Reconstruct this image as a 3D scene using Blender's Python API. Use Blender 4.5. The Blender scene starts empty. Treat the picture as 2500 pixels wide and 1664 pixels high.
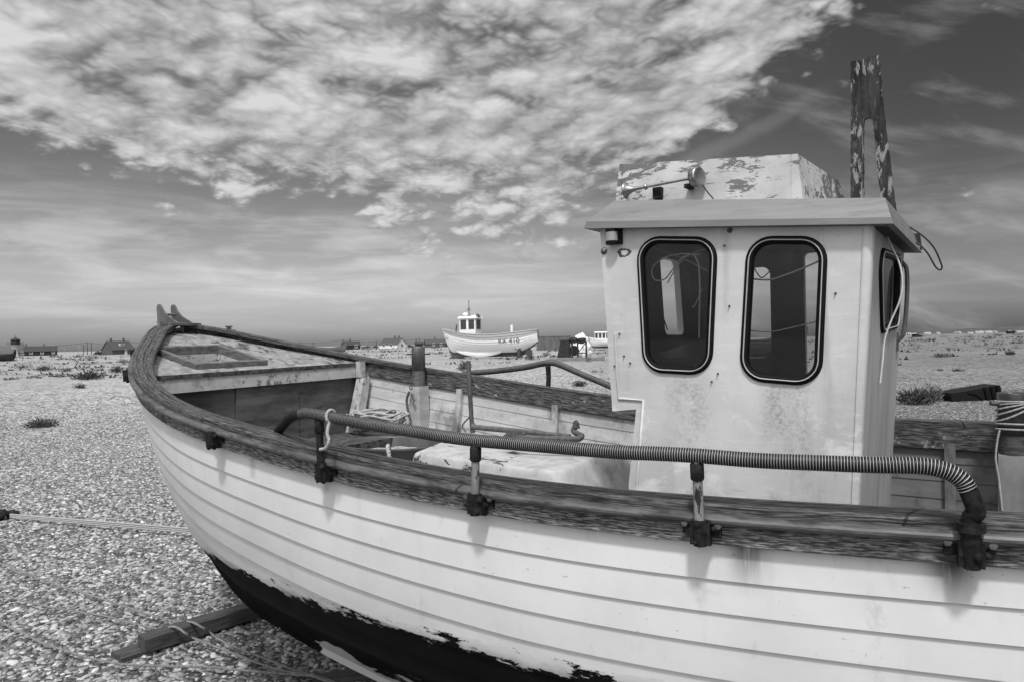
import bpy, bmesh, math, random
import numpy as np
from mathutils import Vector, Matrix, noise as mnoise
from mathutils.geometry import tessellate_polygon
random.seed(7); rng = np.random.default_rng(7)
scene = bpy.context.scene
COL = scene.collection
R = math.radians
# ------------------------------------------------------------------ camera model (photo measured at 2500 x 1664)
FPX, CX, CY, EYE = 1700., 1250., 835.5, 2.0
RHO = math.atan(.0203)
def ray(px, py):
    x, y = px-CX, py-CY
    return np.array([(x*math.cos(RHO)-y*math.sin(RHO))/FPX, 1., -(y*math.cos(RHO)+x*math.sin(RHO))/FPX])
# boat frame: x aft from the stem head, y to starboard, z up
X0 = np.array([-2.607, 5.344, 0.]); YAW = R(-35.0)
EX = np.array([math.cos(YAW), math.sin(YAW), 0]); EY = np.array([-math.sin(YAW), math.cos(YAW), 0]); EZ = np.array([0, 0, 1.])
CAMW = np.array([0, 0, EYE]); CAML = np.array([(CAMW-X0)@EX, (CAMW-X0)@EY, EYE])
def l2w(p): return X0+p[0]*EX+p[1]*EY+p[2]*EZ
def rl(px, py):
    r = ray(px, py); return np.array([r@EX, r@EY, r[2]])
def pl(px, py, ax, val):                      # measured point -> boat coordinates on the plane axis=val
    r = rl(px, py); return CAML+(val-CAML[ax])/r[ax]*r
def pln(px, py, p0, n):
    r = rl(px, py); n = np.array(n, float); return CAML+((np.array(p0)-CAML)@n)/(r@n)*r
# ------------------------------------------------------------------ hull form
SN = np.array([0,.1,.25,.5,.875,1.375,2.0,2.875,4.0,5.25,6.2,7.0,7.6,8.0])
BN = np.array([.075,.172,.305,.479,.726,.975,1.168,1.239,1.2,1.016,.80,.55,.30,.05])
ZN = np.array([2.198,2.176,2.141,2.074,1.978,1.866,1.765,1.66,1.579,1.588,1.63,1.68,1.73,1.78])
KS = np.array([-.0,.02,.1,.19,.35,.67,.99,1.56,2.2,3.0,7.0,7.6,7.9,8.0])+.04
KZ = np.array([2.2,1.2,.92,.76,.6,.36,.21,.106,.04,.0,.0,.3,.8,1.5])
def herm(x, xp, fp):
    x = np.asarray(x, float)
    d = np.gradient(fp, xp); x = np.clip(x, xp[0], xp[-1]); i = np.clip(np.searchsorted(xp, x)-1, 0, len(xp)-2)
    h = xp[i+1]-xp[i]; t = (x-xp[i])/h
    return (2*t**3-3*t*t+1)*fp[i]+(t**3-2*t*t+t)*h*d[i]+(-2*t**3+3*t*t)*fp[i+1]+(t**3-t*t)*h*d[i+1]
def B(s): return float(herm(s, SN, BN))
def Z(s): return float(herm(s, SN, ZN))
def K(s): return float(np.interp(s, KS, KZ))
def PE(s): return 1.1+1.0*min(max(s/4, 0), 1)
def sec(s, n=120, off=-.03):
    b = B(s)+off; zt = Z(s)-.05; zk = K(s)+.05; p = PE(s)
    th = np.linspace(0, np.pi/2, n)
    ww = np.sin(th)**(2/p); q = b*np.cos(th)**(2/p); ln = .03+b*1.9*(1-ww)**1.25; e_ = .07*b; q = .5*(q+ln-np.sqrt((q-ln)**2+e_*e_))+.5*e_*ww; q = np.maximum(q, .035); z = zt-ww*(zt-zk)
    L = np.concatenate([[0], np.cumsum(np.hypot(np.diff(q), np.diff(z)))]); return q, z, L/L[-1]
def qz(s, z, off=-.07):
    b = B(s)+off; zt = Z(s)-.05; zk = K(s)+.05; p = PE(s)
    w = min(max((zt-z)/(zt-zk), 0), .999); return max(b*(1-w**p)**(1/p), .02)
# ------------------------------------------------------------------ mesh builder
class MB:
    def __init__(s): s.v = []; s.f = []; s.m = []; s.uv = []; s.sm = []
    def add(s, verts, faces, mi=0, uvs=None, smooth=False):
        o = len(s.v); s.v += [tuple(map(float, p)) for p in verts]
        for k, f in enumerate(faces):
            s.f.append([o+i for i in f]); s.m.append(mi if not isinstance(mi, (list, tuple)) else mi[k]); s.sm.append(smooth)
            s.uv.append([uvs[i] for i in f] if uvs is not None else [(0., 0.)]*len(f))
    def grid(s, P, mi=0, smooth=True, uv=None, closed_u=False):   # P[i][j]
        n, m = len(P), len(P[0]); V = [p for row in P for p in row]
        U = [u for row in uv for u in row] if uv else None
        F = []
        for i in range(n-1):
            for j in range(m-1): F.append((i*m+j, i*m+j+1, (i+1)*m+j+1, (i+1)*m+j))
            if closed_u: F.append((i*m+m-1, i*m, (i+1)*m, (i+1)*m+m-1))
        s.add(V, F, mi, U, smooth)
    def box(s, c, size, rot=None, mi=0, taper=1.):
        sx, sy, sz = [d/2 for d in size]; M = rot or Matrix.Identity(3)
        V = []
        for z in (-1, 1):
            t = taper if z > 0 else 1.
            for x, y in ((-1,-1),(1,-1),(1,1),(-1,1)):
                V.append(np.array(M@Vector((x*sx*t, y*sy*t, z*sz)))+np.array(c))
        U = [(v[0], v[1]+v[2]) for v in V]
        s.add(V, [(0,3,2,1),(4,5,6,7),(0,1,5,4),(1,2,6,5),(2,3,7,6),(3,0,4,7)], mi, U)
    def hexa(s, b, t, mi=0):       # bottom quad, top quad
        V = list(b)+list(t); n = len(b)
        F = [tuple(range(n-1, -1, -1)), tuple(range(n, 2*n))]+[(i, (i+1) % n, n+(i+1) % n, n+i) for i in range(n)]
        s.add(V, F, mi, [(v[0], v[1]+v[2]) for v in V])
    def tube(s, path, r, n=8, mi=0, caps=True, smooth=True):
        path = [np.array(p, float) for p in path]; k = len(path)
        rr = r if isinstance(r, (list, tuple, np.ndarray)) else [r]*k
        T = [path[min(i+1, k-1)]-path[max(i-1, 0)] for i in range(k)]; T = [t/(np.linalg.norm(t)+1e-12) for t in T]
        a = np.array([0, 0, 1.]) if abs(T[0][2]) < .9 else np.array([1., 0, 0])
        N = np.cross(T[0], a); N /= np.linalg.norm(N); P = []; U = []; L = 0
        for i in range(k):
            N = N-T[i]*(N@T[i]); N /= np.linalg.norm(N)+1e-12; Bn = np.cross(T[i], N)
            if i: L += np.linalg.norm(path[i]-path[i-1])
            P.append([path[i]+rr[i]*(math.cos(2*math.pi*j/n)*N+math.sin(2*math.pi*j/n)*Bn) for j in range(n)])
            U.append([(L, rr[i]*6.28*j/n) for j in range(n)])
        s.grid(P, mi, smooth, U, closed_u=True)
        if caps:
            for e, fl in ((0, 1), (k-1, 0)):
                s.add(P[e], [tuple(range(n))[::-1 if not fl else 1]], mi, U[e])
        return P
    def lathe(s, prof, c, axis, n=24, mi=0, smooth=True):   # prof: (along, radius)
        ax = np.array(axis, float); ax /= np.linalg.norm(ax)
        a = np.array([0, 0, 1.]) if abs(ax[2]) < .9 else np.array([1., 0, 0])
        N = np.cross(ax, a); N /= np.linalg.norm(N); Bn = np.cross(ax, N); c = np.array(c, float)
        P = [[c+h*ax+r*(math.cos(2*math.pi*j/n)*N+math.sin(2*math.pi*j/n)*Bn) for j in range(n)] for h, r in prof]
        s.grid(P, mi, smooth, [[(h, r*6.28*j/n) for j in range(n)] for h, r in prof], closed_u=True)
    def blob(s, c, r, sub=2, mi=0, amp=.2, fr=3., squash=1.):
        bm = bmesh.new(); bmesh.ops.create_icosphere(bm, subdivisions=sub, radius=1.)
        V = []
        for v in bm.verts:
            d = 1+amp*mnoise.noise(v.co*fr+Vector((c[0]*3.1, c[1]*2.7, c[2])))
            V.append(np.array(c)+np.array([v.co.x*r*d, v.co.y*r*d, v.co.z*r*d*squash]))
        s.add(V, [[v.index for v in f.verts] for f in bm.faces], mi, None, True); bm.free()
    def prism(s, loops, fn, thick, mi=0, mi_back=None, mi_side=None):  # loops 2d: outer + holes ; fn(a,b,h)
        mb_ = mi if mi_back is None else mi_back; ms = mi if mi_side is None else mi_side
        tr = tessellate_polygon([[Vector((a, b, 0)) for a, b in l] for l in loops])
        flat = [p for l in loops for p in l]
        s.add([fn(a, b, 0) for a, b in flat], tr, mi, flat)
        s.add([fn(a, b, -thick) for a, b in flat], [t[::-1] for t in tr], mb_, flat)
        for l in loops:
            n = len(l); V = [fn(a, b, 0) for a, b in l]+[fn(a, b, -thick) for a, b in l]
            s.add(V, [(i, (i+1) % n, n+(i+1) % n, n+i) for i in range(n)], ms, list(l)+list(l))
    def build(s, name, mats, parent=None, origin=None, world=False, fix=True):
        V = np.array(s.v)
        if world: V = np.array([l2w(p) for p in V])
        if origin is not None:
            if origin == 'base': origin = np.array([(V[:,0].min()+V[:,0].max())/2, (V[:,1].min()+V[:,1].max())/2, V[:,2].min()])
            V = V-np.array(origin)
        me = bpy.data.meshes.new(name); me.from_pydata(V.tolist(), [], s.f)
        mats = mats if isinstance(mats, (list, tuple)) else [mats]
        for m in mats: me.materials.append(m)
        me.polygons.foreach_set('material_index', s.m); me.polygons.foreach_set('use_smooth', s.sm)
        ul = me.uv_layers.new(name='UVMap'); ul.data.foreach_set('uv', np.array([c for f in s.uv for u in f for c in u], dtype=np.float32))
        if fix:
            bm = bmesh.new(); bm.from_mesh(me); bmesh.ops.recalc_face_normals(bm, faces=bm.faces); bm.to_mesh(me); bm.free()
        me.update()
        o = bpy.data.objects.new(name, me); COL.objects.link(o)
        if origin is not None: o.location = origin
        if parent: o.parent = parent
        return o
def tag(o, label=None, cat=None, group=None, kind=None):
    if label: o['label'] = label
    if cat: o['category'] = cat
    if group: o['group'] = group
    if kind: o['kind'] = kind
    return o
def empty(name, loc, rz=0., **k):
    o = bpy.data.objects.new(name, None); COL.objects.link(o); o.location = loc; o.rotation_euler = (0, 0, rz); o.empty_display_size = .2
    return tag(o, **k)
def copy_tree(o, parent=None):
    c = o.copy(); COL.objects.link(c); c.parent = parent
    for ch in o.children: copy_tree(ch, c)
    return c
def fillet(poly, r, n=8):
    out = []; k = len(poly)
    for i in range(k):
        p = np.array(poly[i]); a = np.array(poly[i-1])-p; b = np.array(poly[(i+1) % k])-p
        a /= np.linalg.norm(a); b /= np.linalg.norm(b)
        ang = math.acos(np.clip(a@b, -1, 1)); d = r/math.tan(ang/2); bis = (a+b)/np.linalg.norm(a+b)
        c = p+bis*r/math.sin(ang/2); p1 = p+a*d-c; p2 = p+b*d-c
        for t in np.linspace(0, 1, n):
            om = math.acos(np.clip(p1@p2/r/r, -1, 1)); v = (math.sin((1-t)*om)*p1+math.sin(t*om)*p2)/math.sin(om)
            out.append(tuple(c+v))
    return out
def inset(poly, d):
    k = len(poly); P = [np.array(p) for p in poly]
    area = sum(P[i][0]*P[(i+1) % k][1]-P[(i+1) % k][0]*P[i][1] for i in range(k)); sg = 1 if area > 0 else -1
    L = []
    for i in range(k):
        e = P[(i+1) % k]-P[i]; e /= np.linalg.norm(e); nn = sg*np.array([-e[1], e[0]]); L.append((P[i]+nn*d, e))
    out = []
    for i in range(k):
        (p, e), (q, g) = L[i-1], L[i]; M_ = np.array([[e[0], -g[0]], [e[1], -g[1]]]); t = np.linalg.solve(M_, q-p); out.append(tuple(p+e*t[0]))
    return out
def spline(pts, n=10):
    P = [np.array(p, float) for p in pts]; P = [2*P[0]-P[1]]+P+[2*P[-1]-P[-2]]; out = []
    for i in range(1, len(P)-2):
        for t in np.linspace(0, 1, n, endpoint=False):
            a, b, c, d = P[i-1:i+3]
            out.append(.5*((2*b)+(-a+c)*t+(2*a-5*b+4*c-d)*t*t+(-a+3*b-3*c+d)*t**3))
    return out+[P[-2]]
# ------------------------------------------------------------------ materials (everything is grey: a black and white photograph)
class NT:
    def __init__(s, name):
        s.m = bpy.data.materials.new(name); s.m.use_nodes = True; s.t = s.m.node_tree; s.t.nodes.clear()
        s.out = s.t.nodes.new('ShaderNodeOutputMaterial'); s.tc = s.t.nodes.new('ShaderNodeTexCoord')
    def n(s, ty, **k):
        o = s.t.nodes.new('ShaderNode'+ty)
        for a, b in k.items(): setattr(o, a, b)
        return o
    def l(s, a, b): s.t.links.new(a, b)
    def val(s, sock, v):
        if isinstance(v, (int, float)): sock.default_value = v
        elif isinstance(v, tuple): sock.default_value = v
        else: s.l(v, sock)
    def math(s, op, a, b=None, c=None, clamp=False):
        o = s.n('Math', operation=op, use_clamp=clamp); s.val(o.inputs[0], a)
        if b is not None: s.val(o.inputs[1], b)
        if c is not None: s.val(o.inputs[2], c)
        return o.outputs[0]
    def noise(s, vec, scale, sc=(1, 1, 1), detail=6, rough=.6, dist=0.):
        mp = s.n('Mapping'); s.l(vec, mp.inputs[0]); mp.inputs['Scale'].default_value = sc
        o = s.n('TexNoise'); s.l(mp.outputs[0], o.inputs['Vector']); o.inputs['Scale'].default_value = scale
        o.inputs['Detail'].default_value = detail; o.inputs['Roughness'].default_value = rough; o.inputs['Distortion'].default_value = dist
        return o.outputs['Fac']
    def ss(s, x, lo, hi, a=0., b=1.):
        o = s.n('MapRange', interpolation_type='SMOOTHSTEP'); s.val(o.inputs[0], x)
        for i, v in zip((1, 2, 3, 4), (lo, hi, a, b)): s.val(o.inputs[i], v)
        return o.outputs[0]
    def mix(s, f, a, b):
        o = s.n('Mix', data_type='FLOAT'); s.val(o.inputs[0], f); s.val(o.inputs[2], a); s.val(o.inputs[3], b); return o.outputs[0]
    def grey(s, v):
        o = s.n('CombineColor'); [s.val(o.inputs[i], v) for i in range(3)]; return o.outputs[0]
    def bsdf(s, col, rough=.6, metal=0., spec=.3, bump=None, bstr=.3, bdist=.01):
        b = s.n('BsdfPrincipled'); s.l(s.grey(col), b.inputs['Base Color']); s.val(b.inputs['Roughness'], rough)
        b.inputs['Metallic'].default_value = metal; b.inputs['Specular IOR Level'].default_value = spec
        if bump is not None:
            u = s.n('Bump'); u.inputs['Strength'].default_value = bstr; u.inputs['Distance'].default_value = bdist
            s.l(bump, u.inputs['Height']); s.l(u.outputs[0], b.inputs['Normal'])
        s.l(b.outputs[0], s.out.inputs[0]); return s.m
def wmat(name, c1, c2, sc=(1,1,1), ns=6, lo=.35, hi=.65, dirt=None, flake=None, rough=.6, bump=.25, bd=.004, metal=0., spec=.3, coord='Object', detail=8, joint=None):
    t = NT(name); v = t.tc.outputs[coord]
    n1 = t.noise(v, ns, sc, detail, .65); col = t.mix(t.ss(n1, lo, hi), c1, c2); h = n1
    if joint:
        sx = t.n('SeparateXYZ'); t.l(v, sx.inputs[0]); fr_ = t.math('ABSOLUTE', t.math('SUBTRACT', t.math('FRACT', t.math('DIVIDE', t.math('ADD', t.math('ADD', sx.outputs[0], t.math('MULTIPLY', sx.outputs[1], .35)), joint[1]), joint[0])), .5))
        col = t.mix(t.ss(fr_, .0008, .0022, .85, 0.), col, .012)
    if dirt:
        dc, dsc, dns, dlo, dhi, am = dirt
        col = t.mix(t.math('MULTIPLY', t.ss(t.noise(v, dns, dsc, 7, .62), dlo, dhi), am), col, dc)
    if flake:
        fc, fsc, fns, thr, soft = flake
        a = t.noise(v, fns, fsc, 9, .7, .4); big = t.noise(v, fns*.23, (1,1,1), 3, .5)
        a = t.math('ADD', a, t.math('MULTIPLY', t.math('SUBTRACT', big, .5), .45))
        m = t.ss(a, thr, thr+soft); fcol = t.mix(t.noise(v, fns*6, fsc, 5, .7), fc*.5, fc*1.7)
        col = t.mix(m, col, fcol); h = t.math('SUBTRACT', t.math('MULTIPLY', n1, .4), t.math('MULTIPLY', m, .8))
    return t.bsdf(col, rough, metal, spec, h, bump, bd)
def flat(name, c, rough=.6, metal=0., spec=.3): return wmat(name, c*.85, c*1.1, rough=rough, metal=metal, spec=spec, bump=.08, ns=12)

M = {}
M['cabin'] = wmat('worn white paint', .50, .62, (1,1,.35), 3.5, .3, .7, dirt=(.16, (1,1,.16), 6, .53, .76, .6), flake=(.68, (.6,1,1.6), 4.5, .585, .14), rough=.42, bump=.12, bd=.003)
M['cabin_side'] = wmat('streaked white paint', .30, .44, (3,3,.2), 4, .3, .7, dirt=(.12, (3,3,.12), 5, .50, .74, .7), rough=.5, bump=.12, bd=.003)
M['roof'] = wmat('grey roof paint', .16, .20, (.5,2,4), 6, .3, .7, dirt=(.11, (.4,1.5,3), 7, .55, .68, .7), rough=.55, bump=.15, bd=.003)
M['flaky'] = wmat('flaking white paint on board', .46, .56, (1,1,1), 6, .3, .7, dirt=(.24,(1,1,1),9,.52,.68,.6), flake=(.11, (.45,1,1.3), 7.5, .525, .025), rough=.6, bump=.5, bd=.004)
M['mast'] = wmat('dark mast with peeling paint', .012, .060, (2,2,.3), 16, .3, .7, dirt=(.13,(3,3,.8),22,.56,.68,.6), flake=(.22, (1.8,1.8,.6), 22, .575, .03), rough=.8, bump=.6, bd=.005, spec=.12)
M['wale'] = wmat('weathered grey oak', .05, .31, (4.2,40,1), 6, .42, .64, dirt=(.030, (.9,4,1), 5, .50, .66, .8), rough=.8, bump=.7, bd=.004, coord='UV', spec=.12, detail=5, joint=(2.1,.35))
M['cap'] = wmat('dark oiled rail wood', .024, .15, (3.2,50,1), 5, .38, .68, dirt=(.015,(.8,20,1),4,.50,.62,.85), rough=.6, bump=.5, bd=.003, coord='UV', detail=5, spec=.2, joint=(2.6,1.1))
M['rub'] = wmat('half round rubbing strip', .055, .115, (1.6,10,1), 6, .36, .66, rough=.45, bump=.3, bd=.003, coord='UV', dirt=(.02,(.8,3,1),7,.50,.62,.8), detail=5, joint=(2.9,.2))
M['inwale'] = wmat('lichened dark wood', .03, .17, (2.4,22,1), 6, .40, .66, flake=(.30,(1,1.5,1),14,.60,.05), rough=.8, bump=.6, bd=.004, coord='UV', spec=.12, detail=5)
def inner_mat():
    t = NT('stained inner planking'); v = t.tc.outputs['Object']; sp = t.n('SeparateXYZ'); t.l(v, sp.inputs[0])
    n1 = t.noise(v, 4, (1,1,3), 8, .65); col = t.mix(t.ss(n1, .3, .7), .34, .50)
    col = t.mix(t.math('MULTIPLY', t.ss(t.noise(v, 5, (1,1,.5), 8, .65), .50, .68), .75), col, .06)
    col = t.mix(t.math('MULTIPLY', t.ss(t.noise(v, 30, (1,1,.6), 6, .7), .56, .70), .4), col, .08)
    col = t.math('MULTIPLY', col, t.ss(sp.outputs[0], 4.2, 4.6, 1., .34))      # darker towards the stern
    return t.bsdf(col, .6, 0, .3, n1, .25, .004)
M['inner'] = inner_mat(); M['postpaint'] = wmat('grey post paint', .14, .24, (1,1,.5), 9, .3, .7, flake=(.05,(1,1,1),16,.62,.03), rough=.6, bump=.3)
M['whitebeam'] = wmat('white painted beam', .38, .50, (1,1,1), 8, .3, .7, flake=(.14,(1,1,1),30,.60,.03), dirt=(.18,(1,1,1),9,.52,.68,.6), rough=.6, bump=.3)
M['deck'] = wmat('flaking white deck paint', .18, .31, (1,1,1), 18, .3, .7, dirt=(.12,(.5,1,1),16,.47,.62,.7), flake=(.05,(.35,1,1),18,.585,.05), rough=.85, bump=.7, bd=.006)
M['decktrim'] = wmat('lichened dark deck edge', .02, .11, (1,1,1), 30, .35, .7, flake=(.35,(1,1,1),40,.68,.03), rough=.9, bump=.7)
M['coaming'] = wmat('grey timber coaming', .06, .16, (4,4,12), 5, .3, .7, rough=.7, bump=.3)
M['ply'] = wmat('dark stained plywood', .04, .12, (1,.6,2.2), 5, .3, .7, dirt=(.20,(1,.35,2.2),14,.58,.68,.6), rough=.6, bump=.2)
M['rust'] = wmat('rusty black iron', .006, .026, (1,1,1), 40, .35, .7, dirt=(.07,(1,1,1),28,.60,.74,.6), rough=.75, bump=.9, bd=.006, spec=.2)
M['stanchion'] = wmat('stanchion with worn paint', .12, .26, (1,1,.5), 16, .3, .7, flake=(.02,(1,1,.4),26,.50,.04), rough=.5, bump=.5, bd=.003)
M['iron'] = wmat('brown iron', .05, .12, (1,1,1), 50, .3, .7, rough=.6, bump=.5, bd=.003)
M['steel'] = wmat('dull galvanised steel', .10, .22, (1,1,.3), 10, .3, .7, rough=.42, metal=.6, bump=.08)
M['steel_dark'] = wmat('dark steel', .06, .12, (1,1,.3), 10, .3, .7, rough=.35, metal=.5, bump=.08)
M['chrome'] = wmat('worn bright metal', .30, .46, (1,1,1), 14, .3, .7, rough=.30, metal=1., bump=.05)
M['rubber'] = flat('black rubber', .004, .6, 0, .15)
M['bead'] = flat('white trim bead', .42, .5)
M['hose_black'] = flat('black hose', .006, .45, 0, .3)
M['hose_white'] = flat('white hose spiral', .42, .5)
M['rope'] = wmat('pale rope', .26, .42, (1,1,1), 60, .3, .7, rough=.9, bump=.4, bd=.003)
M['rope_grey'] = wmat('weathered grey rope', .13, .28, (1,1,1), 60, .3, .7, rough=.9, bump=.4, bd=.003)
M['cable_white'] = flat('white cable', .6, .5)
M['cable_black'] = flat('black cable', .015, .4)
M['interior'] = wmat('dark cabin lining', .016, .04, (1,1,.3), 8, .3, .7, rough=.6, bump=.1)
M['console'] = flat('black console', .012, .5)
M['enginebox'] = wmat('engine box paint', .34, .46, (1,1,1), 12, .3, .7, dirt=(.2,(1,1,1),9,.54,.68,.6), flake=(.05,(.7,1,1),11,.615,.02), rough=.65, bump=.5)
M['tub'] = wmat('grey plastic tub', .06, .10, (1,1,.3), 7, .3, .7, rough=.4, bump=.08)
M['timber'] = wmat('tarred timber', .03, .085, (1.5,14,14), 5, .3, .7, rough=.7, bump=.4)
M['lens'] = flat('lamp lens', .30, .15, 0, .6)
M['floor'] = wmat('grimy cockpit floor', .05, .16, (1,3,1), 6, .3, .7, rough=.8, bump=.3)
def glass_mat():
    t = NT('salty window glass'); v = t.tc.outputs['Object']
    tr = t.n('BsdfTransparent'); tr.inputs[0].default_value = (.86,.86,.86,1)
    gl = t.n('BsdfGlossy'); gl.inputs['Roughness'].default_value = .03; gl.inputs[0].default_value = (.5,.5,.5,1)
    df = t.n('BsdfDiffuse'); df.inputs[0].default_value = (.35,.35,.35,1)
    fr = t.n('Fresnel'); fr.inputs[0].default_value = 1.45
    a = t.n('MixShader'); t.l(fr.outputs[0], a.inputs[0]); t.l(tr.outputs[0], a.inputs[1]); t.l(gl.outputs[0], a.inputs[2])
    b = t.n('MixShader'); t.l(t.math('ADD', .012, t.math('MULTIPLY', t.ss(t.noise(v, 9, (1,1,.4)), .5, .8), .05)), b.inputs[0]); t.l(a.outputs[0], b.inputs[1]); t.l(df.outputs[0], b.inputs[2])
    t.l(b.outputs[0], t.out.inputs[0]); return t.m
M['glass'] = glass_mat()
def hull_mat():
    t = NT('white hull paint over black bottom'); o = t.tc.outputs['Object']
    sp = t.n('SeparateXYZ'); t.l(o, sp.inputs[0]); s, z = sp.outputs[0], sp.outputs[2]
    n1 = t.noise(o, 4, (1,1,1), 6); white = t.mix(t.ss(n1, .3, .7), .60, .67)
    scuff = t.ss(t.noise(o, 7, (1,1,.7), 9, .7), .59, .75); white = t.mix(t.math('MULTIPLY', scuff, .45), white, .30); drip = t.ss(t.noise(o, 10, (1,1,.10), 6, .65), .58, .76); white = t.mix(t.math('MULTIPLY', drip, .22), white, .36); nick = t.ss(t.noise(o, 70, (.6,1,1), 3, .6), .70, .73); white = t.mix(t.math('MULTIPLY', nick, .5), white, .18)
    # rust and soot runs under the rail brackets
    for sk, zk, w, ln, am in ((4.665, 1.51, .042, .20, 1.), (5.10, 1.50, .045, .14, 1.), (3.20, 1.50, .02, .04, .4), (2.75, 1.50, .02, .03, .3)):
        dx = t.math('DIVIDE', t.math('SUBTRACT', s, sk), w); g = t.math('EXPONENT', t.math('MULTIPLY', t.math('MULTIPLY', dx, dx), -1.))
        fall = t.ss(z, zk-ln, zk-.01); st = t.ss(t.noise(o, 30, (1,1,.10), 5, .7), .15, .55)
        k = t.math('MULTIPLY', t.math('MULTIPLY', t.math('MULTIPLY', g, fall), st), am, clamp=True)
        white = t.mix(k, white, .05)
    # waterline: rises from the stem to the straight part, with a ragged edge
    wl = t.math('ADD', t.ss(s, .5, 2.2, .69, 1.035), t.ss(s, 3.0, 4.4, 0., .02))
    rag = t.math('MULTIPLY', t.math('SUBTRACT', t.noise(o, 9, (.5,1,1.4), 10, .72), .5), .11)
    d = t.math('SUBTRACT', t.math('SUBTRACT', wl, z), rag)
    blk = t.ss(d, -.004, .004)
    # bare pale primer where the bottom paint has flaked off along the keel
    fl = t.math('ADD', t.noise(o, 3.4, (.5,1,1.2), 12, .66, .3), t.math('MULTIPLY', t.math('MULTIPLY', t.ss(z, .16, .46, 1., 0.), t.ss(s, 1.5, 1.95, .35, 1.)), .23))
    flk = t.ss(fl, .672, .682)
    fr = t.ss(t.math('ADD', t.noise(o, 16, (.35,1,1.2), 9, .75), t.ss(d, .0, .075, .17, .0)), .60, .62)
    speck = t.math('MAXIMUM', t.math('MULTIPLY', fr, t.ss(d, .0, .09, 1., 0.)), t.ss(t.noise(o, 24, (.4,1,1), 8, .7), .715, .73))
    black = t.mix(t.math('MAXIMUM', flk, speck), t.mix(t.ss(t.noise(o, 5), .4, .7), .002, .006), .58)
    col = t.mix(blk, white, black)
    return t.bsdf(col, t.mix(blk, .42, .85), 0, .14, t.math('ADD', t.math('MULTIPLY', n1, .3), t.math('MULTIPLY', t.math('MULTIPLY', blk, t.math('SUBTRACT', 1., flk)), .5)), .15, .004)
def gauss(t, x, c, wd):
    d_ = t.math('DIVIDE', t.math('SUBTRACT', x, c), wd); return t.math('EXPONENT', t.math('MULTIPLY', t.math('MULTIPLY', d_, d_), -1.))
def cabin_mat():
    t = NT('scuffed wheelhouse paint'); o = t.tc.outputs['Object']; sp = t.n('SeparateXYZ'); t.l(o, sp.inputs[0]); s_, z_ = sp.outputs[0], sp.outputs[2]
    col = t.mix(t.ss(t.noise(o, 2.6, (1,1,.7), 6, .6), .3, .7), .45, .60)
    col = t.mix(t.math('MULTIPLY', t.ss(t.noise(o, 26, (.5,1,2.2), 8, .7), .50, .72), .30), col, .74)
    rp = t.math('MULTIPLY', t.ss(t.noise(o, 5.5, (.9,1,1.5), 10, .68, .3), .52, .64), t.ss(z_, 1.65, 2.0, 1., .22)); col = t.mix(t.math('MULTIPLY', rp, .6), col, .74)
    st = t.ss(t.noise(o, 13, (1,1,.07), 6, .65), .54, .74); col = t.mix(t.math('MULTIPLY', st, .42), col, .24)
    low = t.ss(z_, 1.45, 1.9, 1., .0)
    cols = t.math('ADD', t.math('ADD', gauss(t, s_, 4.27, .07), gauss(t, s_, 4.58, .045)), t.math('MULTIPLY', gauss(t, s_, 4.66, .03), .8), clamp=True)
    gr = t.math('MULTIPLY', t.math('MULTIPLY', cols, t.ss(z_, 1.80, 1.90, 1., 0.)), t.ss(t.noise(o, 7, (1,1,.6), 5, .6), .40, .60))
    sk = t.ss(t.noise(o, 75, (1,1,1), 3, .7), .44, .60); col = t.mix(t.math('MULTIPLY', gr, t.mix(sk, .18, .55)), col, .10)
    sc_ = t.ss(t.noise(o, 9, (.35,1,5.), 7, .7, .8), .63, .66); col = t.mix(t.math('MULTIPLY', t.math('MULTIPLY', sc_, low), .5), col, .20)
    tiny = t.ss(t.noise(o, 130, (1,1,1), 2, .5), .73, .76); col = t.mix(t.math('MULTIPLY', tiny, .6), col, .08)
    c0 = P1_(1524, 617); dx = t.math('DIVIDE', t.math('SUBTRACT', s_, c0[0]), .028); dz = t.math('DIVIDE', t.math('SUBTRACT', z_, c0[1]), .017)
    rr = t.math('SQRT', t.math('ADD', t.math('MULTIPLY', dx, dx), t.math('MULTIPLY', dz, dz))); rr = t.math('ADD', rr, t.math('MULTIPLY', t.math('SUBTRACT', t.noise(o, 45, (1,1,1), 5, .7), .5), 1.7))
    ring = t.math('MULTIPLY', t.ss(rr, .55, .68), t.ss(rr, .98, 1.10, 1., 0.)); col = t.mix(t.math('MULTIPLY', ring, .95), col, .03)
    return t.bsdf(col, .45, 0, .3, t.math('ADD', t.math('MULTIPLY', rp, .5), t.noise(o, 4)), .2, .003)
def P1_(px, py): p = pl(px, py, 1, -.44); return (p[0], p[2])
M['cabin'] = cabin_mat()
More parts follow.
